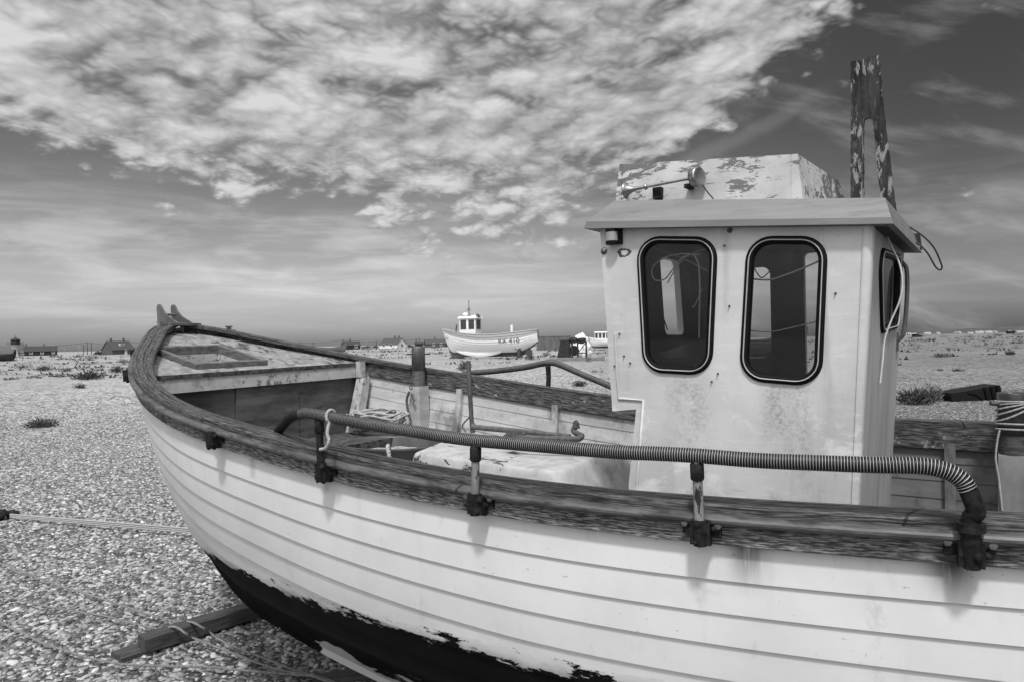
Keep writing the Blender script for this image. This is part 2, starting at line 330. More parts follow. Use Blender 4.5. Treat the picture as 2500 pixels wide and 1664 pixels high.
def box_mat():
    t = NT('flaked paint on old board'); o = t.tc.outputs['Object']; sp = t.n('SeparateXYZ'); t.l(o, sp.inputs[0]); s_, z_ = sp.outputs[0], sp.outputs[2]
    paint = t.mix(t.ss(t.noise(o, 8, (1,1,1), 6), .3, .7), .38, .50); paint = t.mix(t.math('MULTIPLY', t.ss(t.noise(o, 30, (.5,1,1), 6, .7), .52, .68), .4), paint, .26)
    a = t.math('ADD', t.noise(o, 21, (.42,1,1.3), 11, .72, .4), t.math('MULTIPLY', t.math('SUBTRACT', t.noise(o, 2.6, (1,1,1), 3), .5), .42))
    a = t.math('ADD', a, t.math('ADD', t.ss(z_, 2.60, 2.70, 0., .05), t.ss(s_, 4.30, 4.02, 0., .06) if False else t.math('ADD', t.ss(s_, 4.02, 4.22, .07, 0.), t.ss(s_, 4.652, 4.668, 0., .085))))
    m = t.ss(a, .578, .592); wood = t.mix(t.noise(o, 60, (.25,1,2), 6, .7), .05, .22)
    return t.bsdf(t.mix(m, paint, wood), .6, 0, .25, t.math('MULTIPLY', m, -1.), .6, .004)
M['flaky'] = box_mat()
M['hull'] = hull_mat()
# ------------------------------------------------------------------ ground
def sst(x, a, b):
    t = np.clip((x-a)/(b-a), 0, 1); return t*t*(3-2*t)
def gz(x, y):
    r = np.hypot(x, y); h = .5*sst(r, 9, 55)
    h = h+.018*np.sin(x*1.3+.7*np.sin(y*.9))*np.cos(y*1.1+.4)*sst(r, 0, 3)
    h = h+.10*sst(r, 14, 40)*(1-sst(r, 70, 160))*np.sin(x*.11+1.7*np.sin(y*.05))*np.cos(y*.16+.05*x)
    return h
def gp(px, py, dz=0.):           # ground under a measured point
    r = ray(px, py); lo = 1.
    d = 1.
    while d < 4000:
        p = CAMW+r*d
        if p[2] <= float(gz(p[0], p[1]))+dz: break
        d *= 1.02
    a, b = d/1.02, d
    for _ in range(30):
        m = (a+b)/2; p = CAMW+r*m
        if p[2] <= float(gz(p[0], p[1]))+dz: b = m
        else: a = m
    p = CAMW+r*b; return np.array([p[0], p[1], float(gz(p[0], p[1]))])
def at(px, depth):               # ground point at a measured bearing and a chosen distance
    x = ray(px, 850)[0]*depth; return np.array([x, depth, float(gz(x, depth))])
def pebble_field(t, v):
    """Voronoi stones at three sizes; returns colour and height."""
    def layer(scale):
        o = t.n('TexVoronoi', feature='F1'); t.l(v, o.inputs['Vector']); o.inputs['Scale'].default_value = scale
        sp = t.n('SeparateColor'); t.l(o.outputs['Color'], sp.inputs[0]); return sp.outputs[0], o.outputs['Distance']
    c1, d1 = layer(24.); c2, d2 = layer(9.); c3, d3 = layer(3.1)
    return c1, d1, c2, d2, c3
def vignette_tone(t, v):  # darker towards the right: a vignette put into the shingle colour
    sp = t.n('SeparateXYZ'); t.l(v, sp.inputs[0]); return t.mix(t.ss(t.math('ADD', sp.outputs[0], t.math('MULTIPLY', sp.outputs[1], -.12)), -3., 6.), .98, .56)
def ground_mat():
    t = NT('flint shingle'); v = t.tc.outputs['Object']
    c1, d1, c2, d2, c3 = pebble_field(t, v)
    ln = t.n('VectorMath', operation='LENGTH'); t.l(v, ln.inputs[0]); r = ln.outputs['Value']
    near = t.ss(r, 10., 26., 1., 0.); far = t.ss(r, 22., 60.)
    a = t.mix(t.math('POWER', c1, 1.3), .10, .48)
    b = t.mix(t.math('POWER', c2, 1.2), .11, .55); c = t.mix(c3, .17, .46)
    col = t.mix(far, t.mix(near, b, a), t.mix(.5, b, c))
    col = t.mix(t.math('MULTIPLY', near, t.ss(d1, .3, .65)), col, .05)
    big = t.noise(v, .09, (1,1,1), 5, .6); col = t.math('MULTIPLY', t.math('MULTIPLY', col, t.ss(big, .3, .7, .82, 1.12)), vignette_tone(t, v))
    # vegetation-stained ground further out
    veg = t.math('MULTIPLY', t.ss(t.noise(v, .16, (.55,1.5,1), 8, .65), .52, .66), t.ss(r, 28., 70.))
    col = t.mix(t.math('MULTIPLY', veg, .6), col, .13)
    return t.bsdf(col, .85, 0, .25, t.math('MULTIPLY', d1, -1.), .6, .03)
def make_ground():
    rad = np.concatenate([np.linspace(.01, 12, 90), np.geomspace(12.4, 4500, 110)]); n = 220
    P = []
    for r in rad:
        row = []
        for j in range(n):
            a = 2*math.pi*j/n; x, y = r*math.cos(a), r*math.sin(a); row.append((x, y, float(gz(x, y))))
        P.append(row)
    mb = MB(); mb.grid(P, 0, True, None, closed_u=True)
    o = mb.build('shingle_beach', ground_mat(), fix=False)
    return tag(o, kind='structure')
ground = make_ground()
def pebbles():
    az = np.radians(np.linspace(-62, 60, 90)); rad = np.concatenate([np.linspace(1.2, 12, 60), np.linspace(12.5, 34, 50)])
    V = []; D = []
    for r in rad:
        for a in az:
            x, y = r*math.sin(a), r*math.cos(a); V.append((x, y, float(gz(x, y))-.004))
            D.append(float(1150*(1-sst(r, 9, 34))+40))
    m = len(az); F = [(i*m+j, i*m+j+1, (i+1)*m+j+1, (i+1)*m+j) for i in range(len(rad)-1) for j in range(m-1)]
    me = bpy.data.meshes.new('beach_pebbles'); me.from_pydata(V, [], [f[::-1] for f in F])
    at_ = me.attributes.new('dens', 'FLOAT', 'POINT'); at_.data.foreach_set('value', np.array(D, dtype=np.float32))
    o = bpy.data.objects.new('beach_pebbles', me); COL.objects.link(o)
    t = NT('flint pebble'); oi = t.n('ObjectInfo'); rnd = oi.outputs['Random']
    nz = t.noise(t.tc.outputs['Object'], 60, (1,1,1), 5, .6)
    base = t.mix(t.math('POWER', rnd, 1.35), .06, .50); r2 = t.math('FRACT', t.math('MULTIPLY', rnd, 37.7))
    base = t.mix(t.ss(r2, .94, .96), base, .62); base = t.math('MULTIPLY', t.math('MULTIPLY', base, t.ss(nz, .25, .75, .72, 1.12)), vignette_tone(t, oi.outputs['Location']))
    pm = t.bsdf(base, .55, 0, .35, nz, .2, .003); me.materials.append(pm)
    g = bpy.data.node_groups.new('pebble scatter', 'GeometryNodeTree')
    g.interface.new_socket('Geometry', in_out='INPUT', socket_type='NodeSocketGeometry'); g.interface.new_socket('Geometry', in_out='OUTPUT', socket_type='NodeSocketGeometry')
    N = lambda ty, **k: (lambda q: ([setattr(q, a, b) for a, b in k.items()], q)[1])(g.nodes.new(ty))
    L = g.links.new
    gi, go = N('NodeGroupInput'), N('NodeGroupOutput')
    dp = N('GeometryNodeDistributePointsOnFaces'); na = N('GeometryNodeInputNamedAttribute'); na.data_type = 'FLOAT'; na.inputs[0].default_value = 'dens'
    L(gi.outputs[0], dp.inputs['Mesh']); L(na.outputs[0], dp.inputs['Density'])
    g2i = N('GeometryNodeGeometryToInstance')
    for k in range(4):
        ico = N('GeometryNodeMeshIcoSphere'); ico.inputs['Radius'].default_value = 1.; ico.inputs['Subdivisions'].default_value = 2 if k < 3 else 1
        sp = N('GeometryNodeSetPosition'); pos = N('GeometryNodeInputPosition'); nt = N('ShaderNodeTexNoise'); nt.inputs['Scale'].default_value = .9; nt.inputs['Detail'].default_value = 1.
        va = N('ShaderNodeVectorMath', operation='ADD'); va.inputs[1].default_value = (k*7.3, k*3.1, 1.7*k); L(pos.outputs[0], va.inputs[0]); L(va.outputs[0], nt.inputs['Vector'])
        vs = N('ShaderNodeVectorMath', operation='SUBTRACT'); vs.inputs[1].default_value = (.5,.5,.5); L(nt.outputs['Color'], vs.inputs[0])
        vm = N('ShaderNodeVectorMath', operation='SCALE'); vm.inputs['Scale'].default_value = 1.5; L(vs.outputs[0], vm.inputs[0])
        L(ico.outputs[0], sp.inputs['Geometry']); L(vm.outputs[0], sp.inputs['Offset'])
        sh = N('GeometryNodeSetShadeSmooth'); L(sp.outputs[0], sh.inputs[0])
        ma = N('GeometryNodeSetMaterial'); ma.inputs['Material'].default_value = pm; L(sh.outputs[0], ma.inputs[0]); L(ma.outputs[0], g2i.inputs[0])
    ip = N('GeometryNodeInstanceOnPoints'); L(dp.outputs['Points'], ip.inputs['Points']); L(g2i.outputs[0], ip.inputs['Instance']); ip.inputs['Pick Instance'].default_value = True
    def rv(lo, hi, seed, ty='FLOAT_VECTOR'):
        q = N('FunctionNodeRandomValue'); q.data_type = ty
        if ty == 'FLOAT_VECTOR': q.inputs[0].default_value = lo; q.inputs[1].default_value = hi; q.inputs['Seed'].default_value = seed; return q.outputs[0]
        q.inputs[2].default_value = lo; q.inputs[3].default_value = hi; q.inputs['Seed'].default_value = seed; return q.outputs[1]
    e2r = N('FunctionNodeEulerToRotation'); L(rv((-.45,-.45,0), (.45,.45,6.28), 3), e2r.inputs[0]); L(e2r.outputs[0], ip.inputs['Rotation'])
    pw = N('ShaderNodeMath', operation='POWER'); L(rv(0., 1., 11, 'FLOAT'), pw.inputs[0]); pw.inputs[1].default_value = 2.6
    mr = N('ShaderNodeMapRange'); L(pw.outputs[0], mr.inputs[0]); mr.inputs[3].default_value = .75; mr.inputs[4].default_value = 1.9
    sv = N('ShaderNodeVectorMath', operation='SCALE'); L(rv((.014,.010,.006), (.024,.017,.012), 5), sv.inputs[0]); L(mr.outputs[0], sv.inputs['Scale']); L(sv.outputs[0], ip.inputs['Scale'])
    L(ip.outputs[0], go.inputs[0])
    md = o.modifiers.new('scatter', 'NODES'); md.node_group = g
    tag(o, kind='stuff')
pebbles()
# ------------------------------------------------------------------ the fishing boat
boat = empty('fishing_boat', tuple(X0), YAW, label='old white clinker fishing boat with peeling wheelhouse, filling the foreground on the shingle', cat='boat')
def part(mb, name, m, parent=None, **k): return mb.build(name, m, parent or boat, **k)
LAP = [.0, .020, .077, .122, .167, .217]+[.217+.052*k for k in range(1, 12)]; LAP = [v for v in LAP if v < .86]+[1.0]
def svals(s0, s1, n): return [s0+(s1-s0)*(t**1.7) for t in np.linspace(0, 1, n)]
def skin(side, off, step, vmax, lo=.05, hi=7.95, n=110):
    mb = MB(); S = svals(lo, hi, n); SE = [sec(s, 160, off) for s in S]
    def P(i, v, o):
        q, z, L = SE[i]; qq, zz = np.interp(v, L, q), np.interp(v, L, z)
        q2, z2 = np.interp(v+.01, L, q), np.interp(v+.01, L, z); q1, z1 = np.interp(v-.01, L, q), np.interp(v-.01, L, z)
        tq, tz = q2-q1, z2-z1; nn = math.hypot(tq, tz)+1e-9
        return (S[i], side*(max(qq-tz/nn*o, .03)), zz+tq/nn*o)
    for k in range(len(LAP)-1):
        if LAP[k] >= vmax: break
        vs = np.linspace(LAP[k], LAP[k+1], 5 if k < 9 else 7)
        fade = [min(1, max(.25, (s-.1)/.8)) for s in S]
        rows = [[P(i, v, step*fade[i]*(v-LAP[k])/(LAP[k+1]-LAP[k])) for v in vs] for i in range(len(S))]
        mb.grid(rows, 0, True)
        mb.grid([[P(i, LAP[k+1], step*fade[i]), P(i, LAP[k+1]+.0004, -.004)] for i in range(len(S))], 1, False)
    return mb
hm = skin(-1, -.03, .0075, 1.)
h2 = skin(1, -.03, .0075, 1.)
o = len(hm.v); hm.v += h2.v; hm.f += [[o+i for i in f] for f in h2.f]; hm.m += h2.m; hm.uv += h2.uv; hm.sm += h2.sm
M['seam'] = flat('grimy plank seam', .10, .8)
part(hm, 'hull', [M['hull'], M['seam']], fix=False)
im = skin(-1, -.055, -.004, .5, lo=1.0); i2 = skin(1, -.055, -.004, .5, lo=1.0)
o = len(im.v); im.v += i2.v; im.f += [[o+i for i in f] for f in i2.f]; im.m += i2.m; im.uv += i2.uv; im.sm += i2.sm
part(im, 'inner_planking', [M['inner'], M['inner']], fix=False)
# stem and keel bar
mb = MB(); rows = []
prof = [(a-.035, b) for a, b in zip(KS, KZ)]; prof[0] = (-.03, 2.16); prof = spline([(a, 0, b) for a, b in prof], 6)
for i, p in enumerate(prof):
    q = prof[min(i+1, len(prof)-1)]-prof[max(i-1, 0)]; q /= np.linalg.norm(q); nrm = np.array([-q[2], 0, q[0]])
    if nrm[2] < 0: nrm = -nrm
    inn = p+np.array([abs(q[2])*.14, 0, abs(q[0])*.14])
    rows.append([inn+np.array([0, -.032, 0]), p+np.array([0, -.028, 0]), p+np.array([0, .028, 0]), inn+np.array([0, .032, 0])])
mb.grid(rows, 0, False); part(mb, 'keel', M['hull'])
def rail(prof, side, s0, s1, n=120, closed=True, wsc=None):
    S = svals(s0, s1, n); P = []; U = []; L = 0; prev = None
    per = [0.]
    for a, b in zip(prof[:-1], prof[1:]): per.append(per[-1]+math.hypot(b[0]-a[0], b[1]-a[1]))
    for s in S:
        d = (B(s+.01)-B(max(s-.01, 0)))/(s+.01-max(s-.01, 0)); nn = math.hypot(d, 1); nx, ny = -d/nn, 1/nn
        base = np.array([s, B(s)])
        if prev is not None: L += np.linalg.norm(base-prev)
        prev = base
        k_ = wsc(s) if wsc else 1.
        P.append([(s+nx*o_*(k_ if o_ < -.02 else 1), side*max(B(s)+ny*o_*(k_ if o_ < -.02 else 1), .0), Z(s)+dz) for o_, dz in prof]); U.append([(L, c) for c in per])
    return P, U
def rail_part(name, m, prof, s0=.0, s1=7.9, sides=(-1, 1), smooth=False, wsc=None):
    for sd in sides:
        mb = MB(); pr = prof+[prof[0]]; P, U = rail(pr, sd, s0, s1, wsc=wsc)
        mb.grid(P, 0, smooth, U); mb.add(P[0][:-1], [tuple(range(len(prof)))], 0, U[0][:-1]); mb.add(P[-1][:-1], [tuple(range(len(prof)))], 0, U[-1][:-1])
        part(mb, name, m)
rail_part('gunwale_cap', M['cap'], [(-.125,-.022),(-.125,.002),(-.118,.008),(-.075,.010),(-.072,.005),(-.066,.005),(-.063,.010),(-.030,.008),(-.027,.002),(-.022,.002),(-.019,.006),(-.004,.003),(.0,-.004),(.0,-.022)], wsc=lambda s: 1.0-.40*min(max((s-.7)/1.3, 0), 1))
rail_part('rubbing_strip', M['rub'], [(-.002+.026*math.sin(a), -.036+.0155*math.cos(a)) for a in np.linspace(.15, math.pi-.15, 8)]+[(-.008,-.05),(-.008,-.024)], smooth=False)
rail_part('wale', M['wale'], [(-.004,-.0225),(-.004,-.100),(-.010,-.103),(-.032,-.103),(-.032,-.0225)])
rail_part('inwale', M['inwale'], [(-.052,-.0225),(-.078,-.0225),(-.078,-.125),(-.074,-.130),(-.052,-.130)], s0=1.22)
# inner topside filler above the planking, ribs
def rib(s, side, w=.045):
    mb = MB(); q, z, L = sec(s, 80, -.056); k = [i for i in range(80) if z[i] < Z(s)-.10 and q[i] > .1]
    A = [(q[i]-.0, z[i]) for i in k]; Bp = [(q[i]-.028, z[i]+.012) for i in k]
    P = [[(s-w/2, side*a[0], a[1]), (s-w/2, side*b[0], b[1]), (s+w/2, side*b[0], b[1]), (s+w/2, side*a[0], a[1])] for a, b in zip(A, Bp)]
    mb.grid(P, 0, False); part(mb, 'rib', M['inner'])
for s in (1.95, 2.72, 3.52, 4.32, 5.0, 5.6): rib(s, 1)
for s in (2.72, 3.52, 4.4): rib(s, -1)
# cockpit floor
mb = MB(); S = np.linspace(1.2, 7.0, 40); mb.grid([[(s, -qz(s, 1.02), 1.02), (s, qz(s, 1.02), 1.02)] for s in S]); part(mb, 'floor_boards', M['floor'])
# ---- foredeck
HEEL = .030
SB = 1.2
def dz_(s, q): return Z(s)-.047+HEEL*q*min(1, s)*.5
hs0, hs1 = .64, 1.09
hc = [pl(371, 860, 0, hs0), pl(535, 848, 0, hs0), pl(647, 885, 0, hs1), pl(480, 901, 0, hs1)]
hq = [min(max(c[1], -.52), .5) for c in hc]
hA = [(hs0, hq[0]), (hs0, hq[1]), (hs1, hq[2]), (hs1, hq[3])]
mb = MB(); S = svals(.06, SB-.012, 40); T = np.linspace(-1, 1, 41)
def qd(s): return max(B(s)-.10, .02)
def inh(s, q):
    if not hs0 < s < hs1: return False
    t = (s-hs0)/(hs1-hs0); return hq[0]+(hq[3]-hq[0])*t < q < hq[1]+(hq[2]-hq[1])*t
P = [[(s, t*qd(s), dz_(s, t*qd(s))) for t in T] for s in S]
V = [p for r in P for p in r]; m_ = len(T); F = []
for i in range(len(S)-1):
    for j in range(m_-1):
        c = np.mean([P[i][j], P[i+1][j+1]], 0)
        if not inh(c[0], c[1]): F.append((i*m_+j, i*m_+j+1, (i+1)*m_+j+1, (i+1)*m_+j))
mb.add(V, F, 0, [(v[0], v[1]) for v in V], True); part(mb, 'foredeck', M['deck'])
mb = MB(); h = .035
ctr = np.mean([(a[0], a[1]) for a in hA], 0)
for i in range(4):
    a, b = np.array(hA[i]), np.array(hA[(i+1) % 4]); ai, bi = a+(ctr-a)*.10, b+(ctr-b)*.10; ao, bo = a-(ctr-a)*.05, b-(ctr-b)*.05
    bot = [(*p, dz_(*p)-.02) for p in (ao, bo, bi, ai)]; top = [(*p, dz_(*p)+h) for p in (ao, bo, bi, ai)]; mb.hexa(bot, top)
hco = part(mb, 'hatch_coaming', M['coaming'])
mb = MB()
for i in range(4):
    a, b = np.array(hA[i]), np.array(hA[(i+1) % 4]); ai, bi = a+(ctr-a)*.11, b+(ctr-b)*.11; a2, b2 = a+(ctr-a)*.06, b+(ctr-b)*.06
    mb.hexa([(*p, dz_(*p)-.28) for p in (a2, b2, bi, ai)], [(*p, dz_(*p)-.021) for p in (a2, b2, bi, ai)])
part(mb, 'hatch_lining', M['whitebeam'], hco)
mb = MB(); mb.box((hs1-.05, hq[2]-.03, dz_(hs1, hq[2])-.06), (.012,.05,.07)); mb.tube([(hs1-.06, hq[2]-.05, dz_(hs1, .3)-.06+.03*math.sin(a)) if False else (hs1-.062, hq[2]-.03+.012*math.cos(a), dz_(hs1, hq[2])-.10+.03*math.sin(a)) for a in np.linspace(0, 6.28, 14)], .004, 6); part(mb, 'hatch_latch', M['iron'], hco)
mb = MB(); q = B(SB)-.085; n = 24
P = [[(SB-.02, t*q, dz_(SB, t*q)+.004), (SB+.008, t*q, dz_(SB, t*q)+.004), (SB+.008, t*q, dz_(SB, t*q)-.014), (SB-.02, t*q, dz_(SB, t*q)-.014)] for t in np.linspace(-1, 1, n)]
P2 = [[(SB-.075, t*q, dz_(SB, t*q)+.004), (SB+.010, t*q, dz_(SB, t*q)+.004), (SB+.010, t*q, dz_(SB, t*q)-.022), (SB-.075, t*q, dz_(SB, t*q)-.022)] for t in np.linspace(-1, 1, n)]
mb.grid(P2, 0, False, closed_u=True); part(mb, 'deck_edge', M['decktrim'])
mb = MB(); P = [[(SB-.05, t*q, dz_(SB, t*q)-.0225), (SB+.004, t*q, dz_(SB, t*q)-.0225), (SB+.004, t*q, dz_(SB, t*q)-.105), (SB-.05, t*q, dz_(SB, t*q)-.105)] for t in np.linspace(-1, 1, n)]
mb.grid(P, 0, False, closed_u=True); part(mb, 'deck_beam', M['whitebeam'])
mb = MB()
for a, b, x in ((-.98, -.30, 0.), (-.295, .30, .012), (.305, .98, .004)):
    zt = lambda t: dz_(SB, t*q)-.1055
    lo = [(SB-.03+x, max(-qz(SB,1.1), a*q), 1.03), (SB-.03+x, min(qz(SB,1.1), b*q), 1.03)]
    mb.hexa([lo[0], lo[1], (SB-.05+x, lo[1][1], 1.03), (SB-.05+x, lo[0][1], 1.03)], [(SB-.03+x, a*q, zt(a)), (SB-.03+x, b*q, zt(b)), (SB-.05+x, b*q, zt(b)), (SB-.05+x, a*q, zt(a))])
part(mb, 'fore_bulkhead', M['ply'])
mb = MB(); qa = B(1.25)-.10
mb.hexa([(1.2, qz(1.25,1.1)+.0, 1.03), (1.30, qz(1.25,1.1)+.0, 1.03), (1.30, qz(1.25,1.1)-.09, 1.03), (1.2, qz(1.25,1.1)-.09, 1.03)],
        [(1.206, qa+.01, dz_(1.2,.8)-.11), (1.285, qa+.01, dz_(1.2,.8)-.11), (1.285, qa-.06, dz_(1.2,.8)-.11), (1.206, qa-.06, dz_(1.2,.8)-.11)]); part(mb, 'bulkhead_post', M['whitebeam'])
mb = MB(); mb.box((1.235, B(1.23)-.135, Z(1.23)-.075), (.05,.05,.12)); part(mb, 'beam_knee', M['whitebeam'])
# low platform aft of the bulkhead
mb = MB(); mb.hexa([(1.22,-qz(1.22,1.28),1.28),(1.75,-qz(1.75,1.28),1.28),(1.75,qz(1.75,1.28),1.28),(1.22,qz(1.22,1.28),1.28)], [(1.22,-qz(1.22,1.30),1.36),(1.75,-qz(1.75,1.30),1.36),(1.75,qz(1.75,1.30),1.36),(1.22,qz(1.22,1.30),1.36)])
part(mb, 'thwart', M['decktrim'])
mb = MB(); mb.box((1.70,-.0,1.15), (.03,1.5,.26)); mb.box((1.70,-.1,1.15), (.09,.06,.26)); part(mb, 'thwart_front', M['coaming'])
# ---- stem head fittings
mb = MB(); z0 = Z(0)+.012
cheek = [(-.07,0),(.20,0),(.19,.012),(.13,.028),(.06,.05),(.01,.085),(-.025,.125),(-.045,.135),(-.066,.13),(-.078,.11),(-.072,.05)]
for yy in (-.075, .035):
    yy2 = yy
    mb.prism([[(a, b) for a, b in cheek]], lambda a, b, hh, yy2=yy2: (a, yy2-hh, z0+b-.15*max(a,0)*.6), .014)
mb.hexa([(-.05,-.085,z0-.012),(.20,-.12,z0-.035),(.20,.12,z0-.035),(-.05,.07,z0-.012)], [(-.05,-.085,z0+.006),(.20,-.12,z0-.017),(.20,.12,z0-.017),(-.05,.07,z0+.006)])
mb.tube([(-.02,-.06,z0+.055),(-.02,.05,z0+.055)], .010, 10)
part(mb, 'bow_roller', M['steel'])
for (s, sd) in ((.17, -1), (.30, 1)):
    mb = MB(); c = np.array([s, sd*(B(s)-.055), Z(s)+.008]); mb.box(c, (.10,.05,.008)); mb.box(c+np.array([0,0,.014]), (.03,.022,.026)); mb.box(c+np.array([0,0,.03]), (.045,.034,.010)); part(mb, 'fairlead', M['chrome'])
# ---- rail brackets, stanchions, handrails
def qr(s): return -(B(s)+.045)
def onrail(px, py, fn=qr):
    qv = fn(4.)
    for _ in range(40): p = pl(px, py, 1, qv); qv = .5*qv+.5*fn(min(max(p[0], .05), 7.5))
    return p
def nrm(s):
    d = (B(s+.02)-B(s-.02))/.04; n = math.hypot(d, 1); return -d/n, 1/n
def bracket(s, side, big=1.):
    mb = MB(); nx, ny = nrm(s); N_ = np.array([nx, side*ny, 0]); T_ = np.array([ny, -side*nx, 0])
    c = np.array([s, side*(B(s)-.006), Z(s)-.062])
    def bx(dn, dt, dz, sn, st, sz):
        Mr = Matrix((( N_[0], T_[0], 0), (N_[1], T_[1], 0), (0, 0, 1))); mb.box(c+N_*dn+T_*dt+np.array([0,0,dz]), (sn, st, sz), Mr)
    bx(.008, 0, .006, .016, .098*big, .040*big); bx(.008, 0, -.026, .016, .045*big, .03)
    mb.tube([c+N_*.036+np.array([0,0,-.036]), c+N_*.036+np.array([0,0,.03])], [.017, .021], 10)
    bx(.026, .020, -.006, .034, .009, .055); bx(.026, -.020, -.006, .034, .009, .055)
    for i in range(9): mb.blob(c+N_*random.uniform(.012,.05)+T_*random.uniform(-.035,.035)+np.array([0,0,random.uniform(-.040,.025)]), random.uniform(.007,.013), 1, 0, .4)
    b = part(mb, 'rail_bracket', M['rust'])
    for sg in (-1, 1):
        m2 = MB(); m2.lathe([(0,.0105),(.007,.0105),(.010,.008),(.0105,0)], c+N_*.016+T_*sg*.042*big+np.array([0,0,.014]), N_, 6, 0, False); part(m2, 'bolt', M['steel'] if big > .97 and s > 3.8 else M['rust'], b)
    return c+N_*.036
brs = []
for (px, py) in ((514,1050),(783,1118),(1157,1190),(1703,1250),(2362,1308)):
    p = onrail(px, py, lambda s: -(B(s)+.03)); brs.append(p[0])
for s in (.66, 1.12): bracket(s, -1, .9)
bp = [bracket(s, -1) for s in brs]
# near handrail: measured along the hose, which stands over the outside of the gunwale
hpx = [(735,1011),(752,1009),(804,1017),(930,1039),(1040,1056),(1140,1070),(1351,1091),(1500,1104),(1600,1108),(1700,1113),(1840,1122),(2000,1127),(2137,1131),(2243,1133),(2306,1145),(2345,1167),(2364,1194)]
hp = [onrail(*p, fn=lambda s: -(B(s)+.038)) for p in hpx]
hp = spline(hp, 8); hp = [p+np.array([0, .004*mnoise.noise(Vector((p[0]*3.1, 2.2, 0))), .005*mnoise.noise(Vector((p[0]*2.7, 7.7, 0)))]) for p in hp]
first = hp[0]
tail_in = [pl(x_, y_, 1, first[1]+dq_) for x_, y_, dq_ in ((668,1068,.16),(680,1051,.12),(692,1036,.08),(703,1023,.05),(716,1014,.025),(726,1011,.008))]
end = bp[-1]
def corrug(path, r, pitch, pale=.32):
    """hose: pale spiral ridges on a black corrugated tube"""
    P = [np.array(p) for p in path]; D = np.concatenate([[0], np.cumsum([np.linalg.norm(P[i+1]-P[i]) for i in range(len(P)-1)])])
    A = np.array(P); n = int(D[-1]/pitch)*6; ts = np.linspace(0, D[-1], n+1)
    C = np.stack([np.interp(ts, D, A[:, k]) for k in range(3)], 1)
    rr = [r*(.96, .97, 1.01, 1.02, .99, .97)[i % 6] for i in range(n+1)]
    mb = MB(); k0 = len(mb.f); ns = 12
    mb.tube(list(C), rr, ns, 0, True, True)
    for i in range(n):
        for j in range(ns):
            mb.m[k0+i*ns+j] = 1 if i % 6 == 2 else 0
    return mb
sw = [random.uniform(.96, 1.04) for _ in range(6)]
hose = corrug(hp, .0192, .0066)
part(hose, 'handrail_hose', [M['hose_black'], M['hose_white']])
mb = MB(); mb.tube(spline(tail_in+[hp[0]], 6), .0185, 12); part(mb, 'handrail_pipe', M['rust'])
mb = MB(); mb.tube(spline([hp[-1], hp[-1]*.6+end*.4+np.array([.012,0,.01]), end+np.array([0,0,.07]), end], 5), .019, 12); mb.tube([end+np.array([0,0,.045]), end+np.array([0,0,.065])], .028, 12)
part(mb, 'handrail_pipe', M['rust'])
def nearest(P, s): return min(P, key=lambda p: abs(p[0]-s))
for k in (1, 2, 3):
    top = nearest(hp, brs[k]); mb = MB(); a = bp[k]; b = np.array([top[0], top[1], top[2]])
    mb.tube([a, a*.5+b*.5, b], [.0135, .0125, .0125], 12)
    st = part(mb, 'stanchion', M['rust'] if k == 1 else M['stanchion'])
    m2 = MB(); d = (b-a)/np.linalg.norm(b-a); m2.tube([b-d*.062, b-d*.058, b-d*.022, b-d*.018], [.015,.0175,.0175,.015], 12); part(m2, 'collar', M['rust'], st)
# far handrail
fpx = [(1129,911),(1160,909),(1209,905),(1280,896),(1318,888),(1340,885),(1365,889),(1430,917),(1490,942),(1560,975)]
fp = [onrail(*p, fn=lambda s: B(s)+.03) for p in fpx]
part(corrug(spline(fp, 8), .0215, .0078), 'handrail_hose', [M['hose_black'], M['hose_white']])
p0 = onrail(1338, 893, lambda s: B(s)+.03); p1 = onrail(1338, 950, lambda s: B(s)+.02)
mb = MB(); mb.tube([p0, (p0+p1)/2+np.array([.005,0,0]), p1], [.019,.017,.018], 10); part(mb, 'stanchion', M['rust'])
bracket(float(p1[0]), 1)
mb = MB(); a = fp[0]; mb.tube([a+np.array([.04,0,0]), a, a+np.array([-.06,-.02,-.03])], [.014,.012,.004], 8); part(mb, 'handrail_pipe', M['rust'])
# ---- mooring posts
def post(s, q, ztop, zcap, zwood, zbase, r, name='mooring_post'):
    mb = MB(); mb.tube([(s,q,zwood),(s,q,zcap+.01)], r*.93, 18)
    o_ = part(mb, name, M['coaming'] if s < 3 else M['timber'])
    m2 = MB(); m2.lathe([(zcap-.0,r*.95),(zcap,r),(ztop-.004,r),(ztop,r*.97),(ztop-.004,r*.90),(ztop-.03,r*.88),(ztop-.03,0)], (s,q,0), (0,0,1), 24); cap = part(m2, 'steel_cap', M['steel'] if s < 3 else M['steel_dark'], o_)
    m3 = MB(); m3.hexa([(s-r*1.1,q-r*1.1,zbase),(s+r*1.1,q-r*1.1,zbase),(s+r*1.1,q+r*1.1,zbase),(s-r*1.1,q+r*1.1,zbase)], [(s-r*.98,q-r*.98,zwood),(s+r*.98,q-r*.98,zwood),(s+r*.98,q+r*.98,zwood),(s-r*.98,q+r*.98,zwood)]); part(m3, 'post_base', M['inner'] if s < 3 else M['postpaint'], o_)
    d = (l2w((1,0,0))-l2w((0,0,0)))
    m4 = MB(); e = np.array([.80,.60,0])*r*1.75; zc = ztop-.30*(ztop-zcap) if s < 3 else ztop-.045; m4.tube([(s-e[0],q-e[1],zc),(s+e[0],q+e[1],zc)], .010, 10); part(m4, 'pin', M['steel'], o_)
b1 = pl(1022, 903, 1, .935); post(b1[0], .935, pl(1022,845,1,.935)[2], b1[2], pl(1022,942,1,.935)[2], 1.1, .050)
b2 = pl(2474, 1055, 1, .80); z2 = lambda y: pl(2474, y, 1, .80)[2]
post(b2[0], .80, z2(957), z2(1058), z2(1108), 1.1, .056)
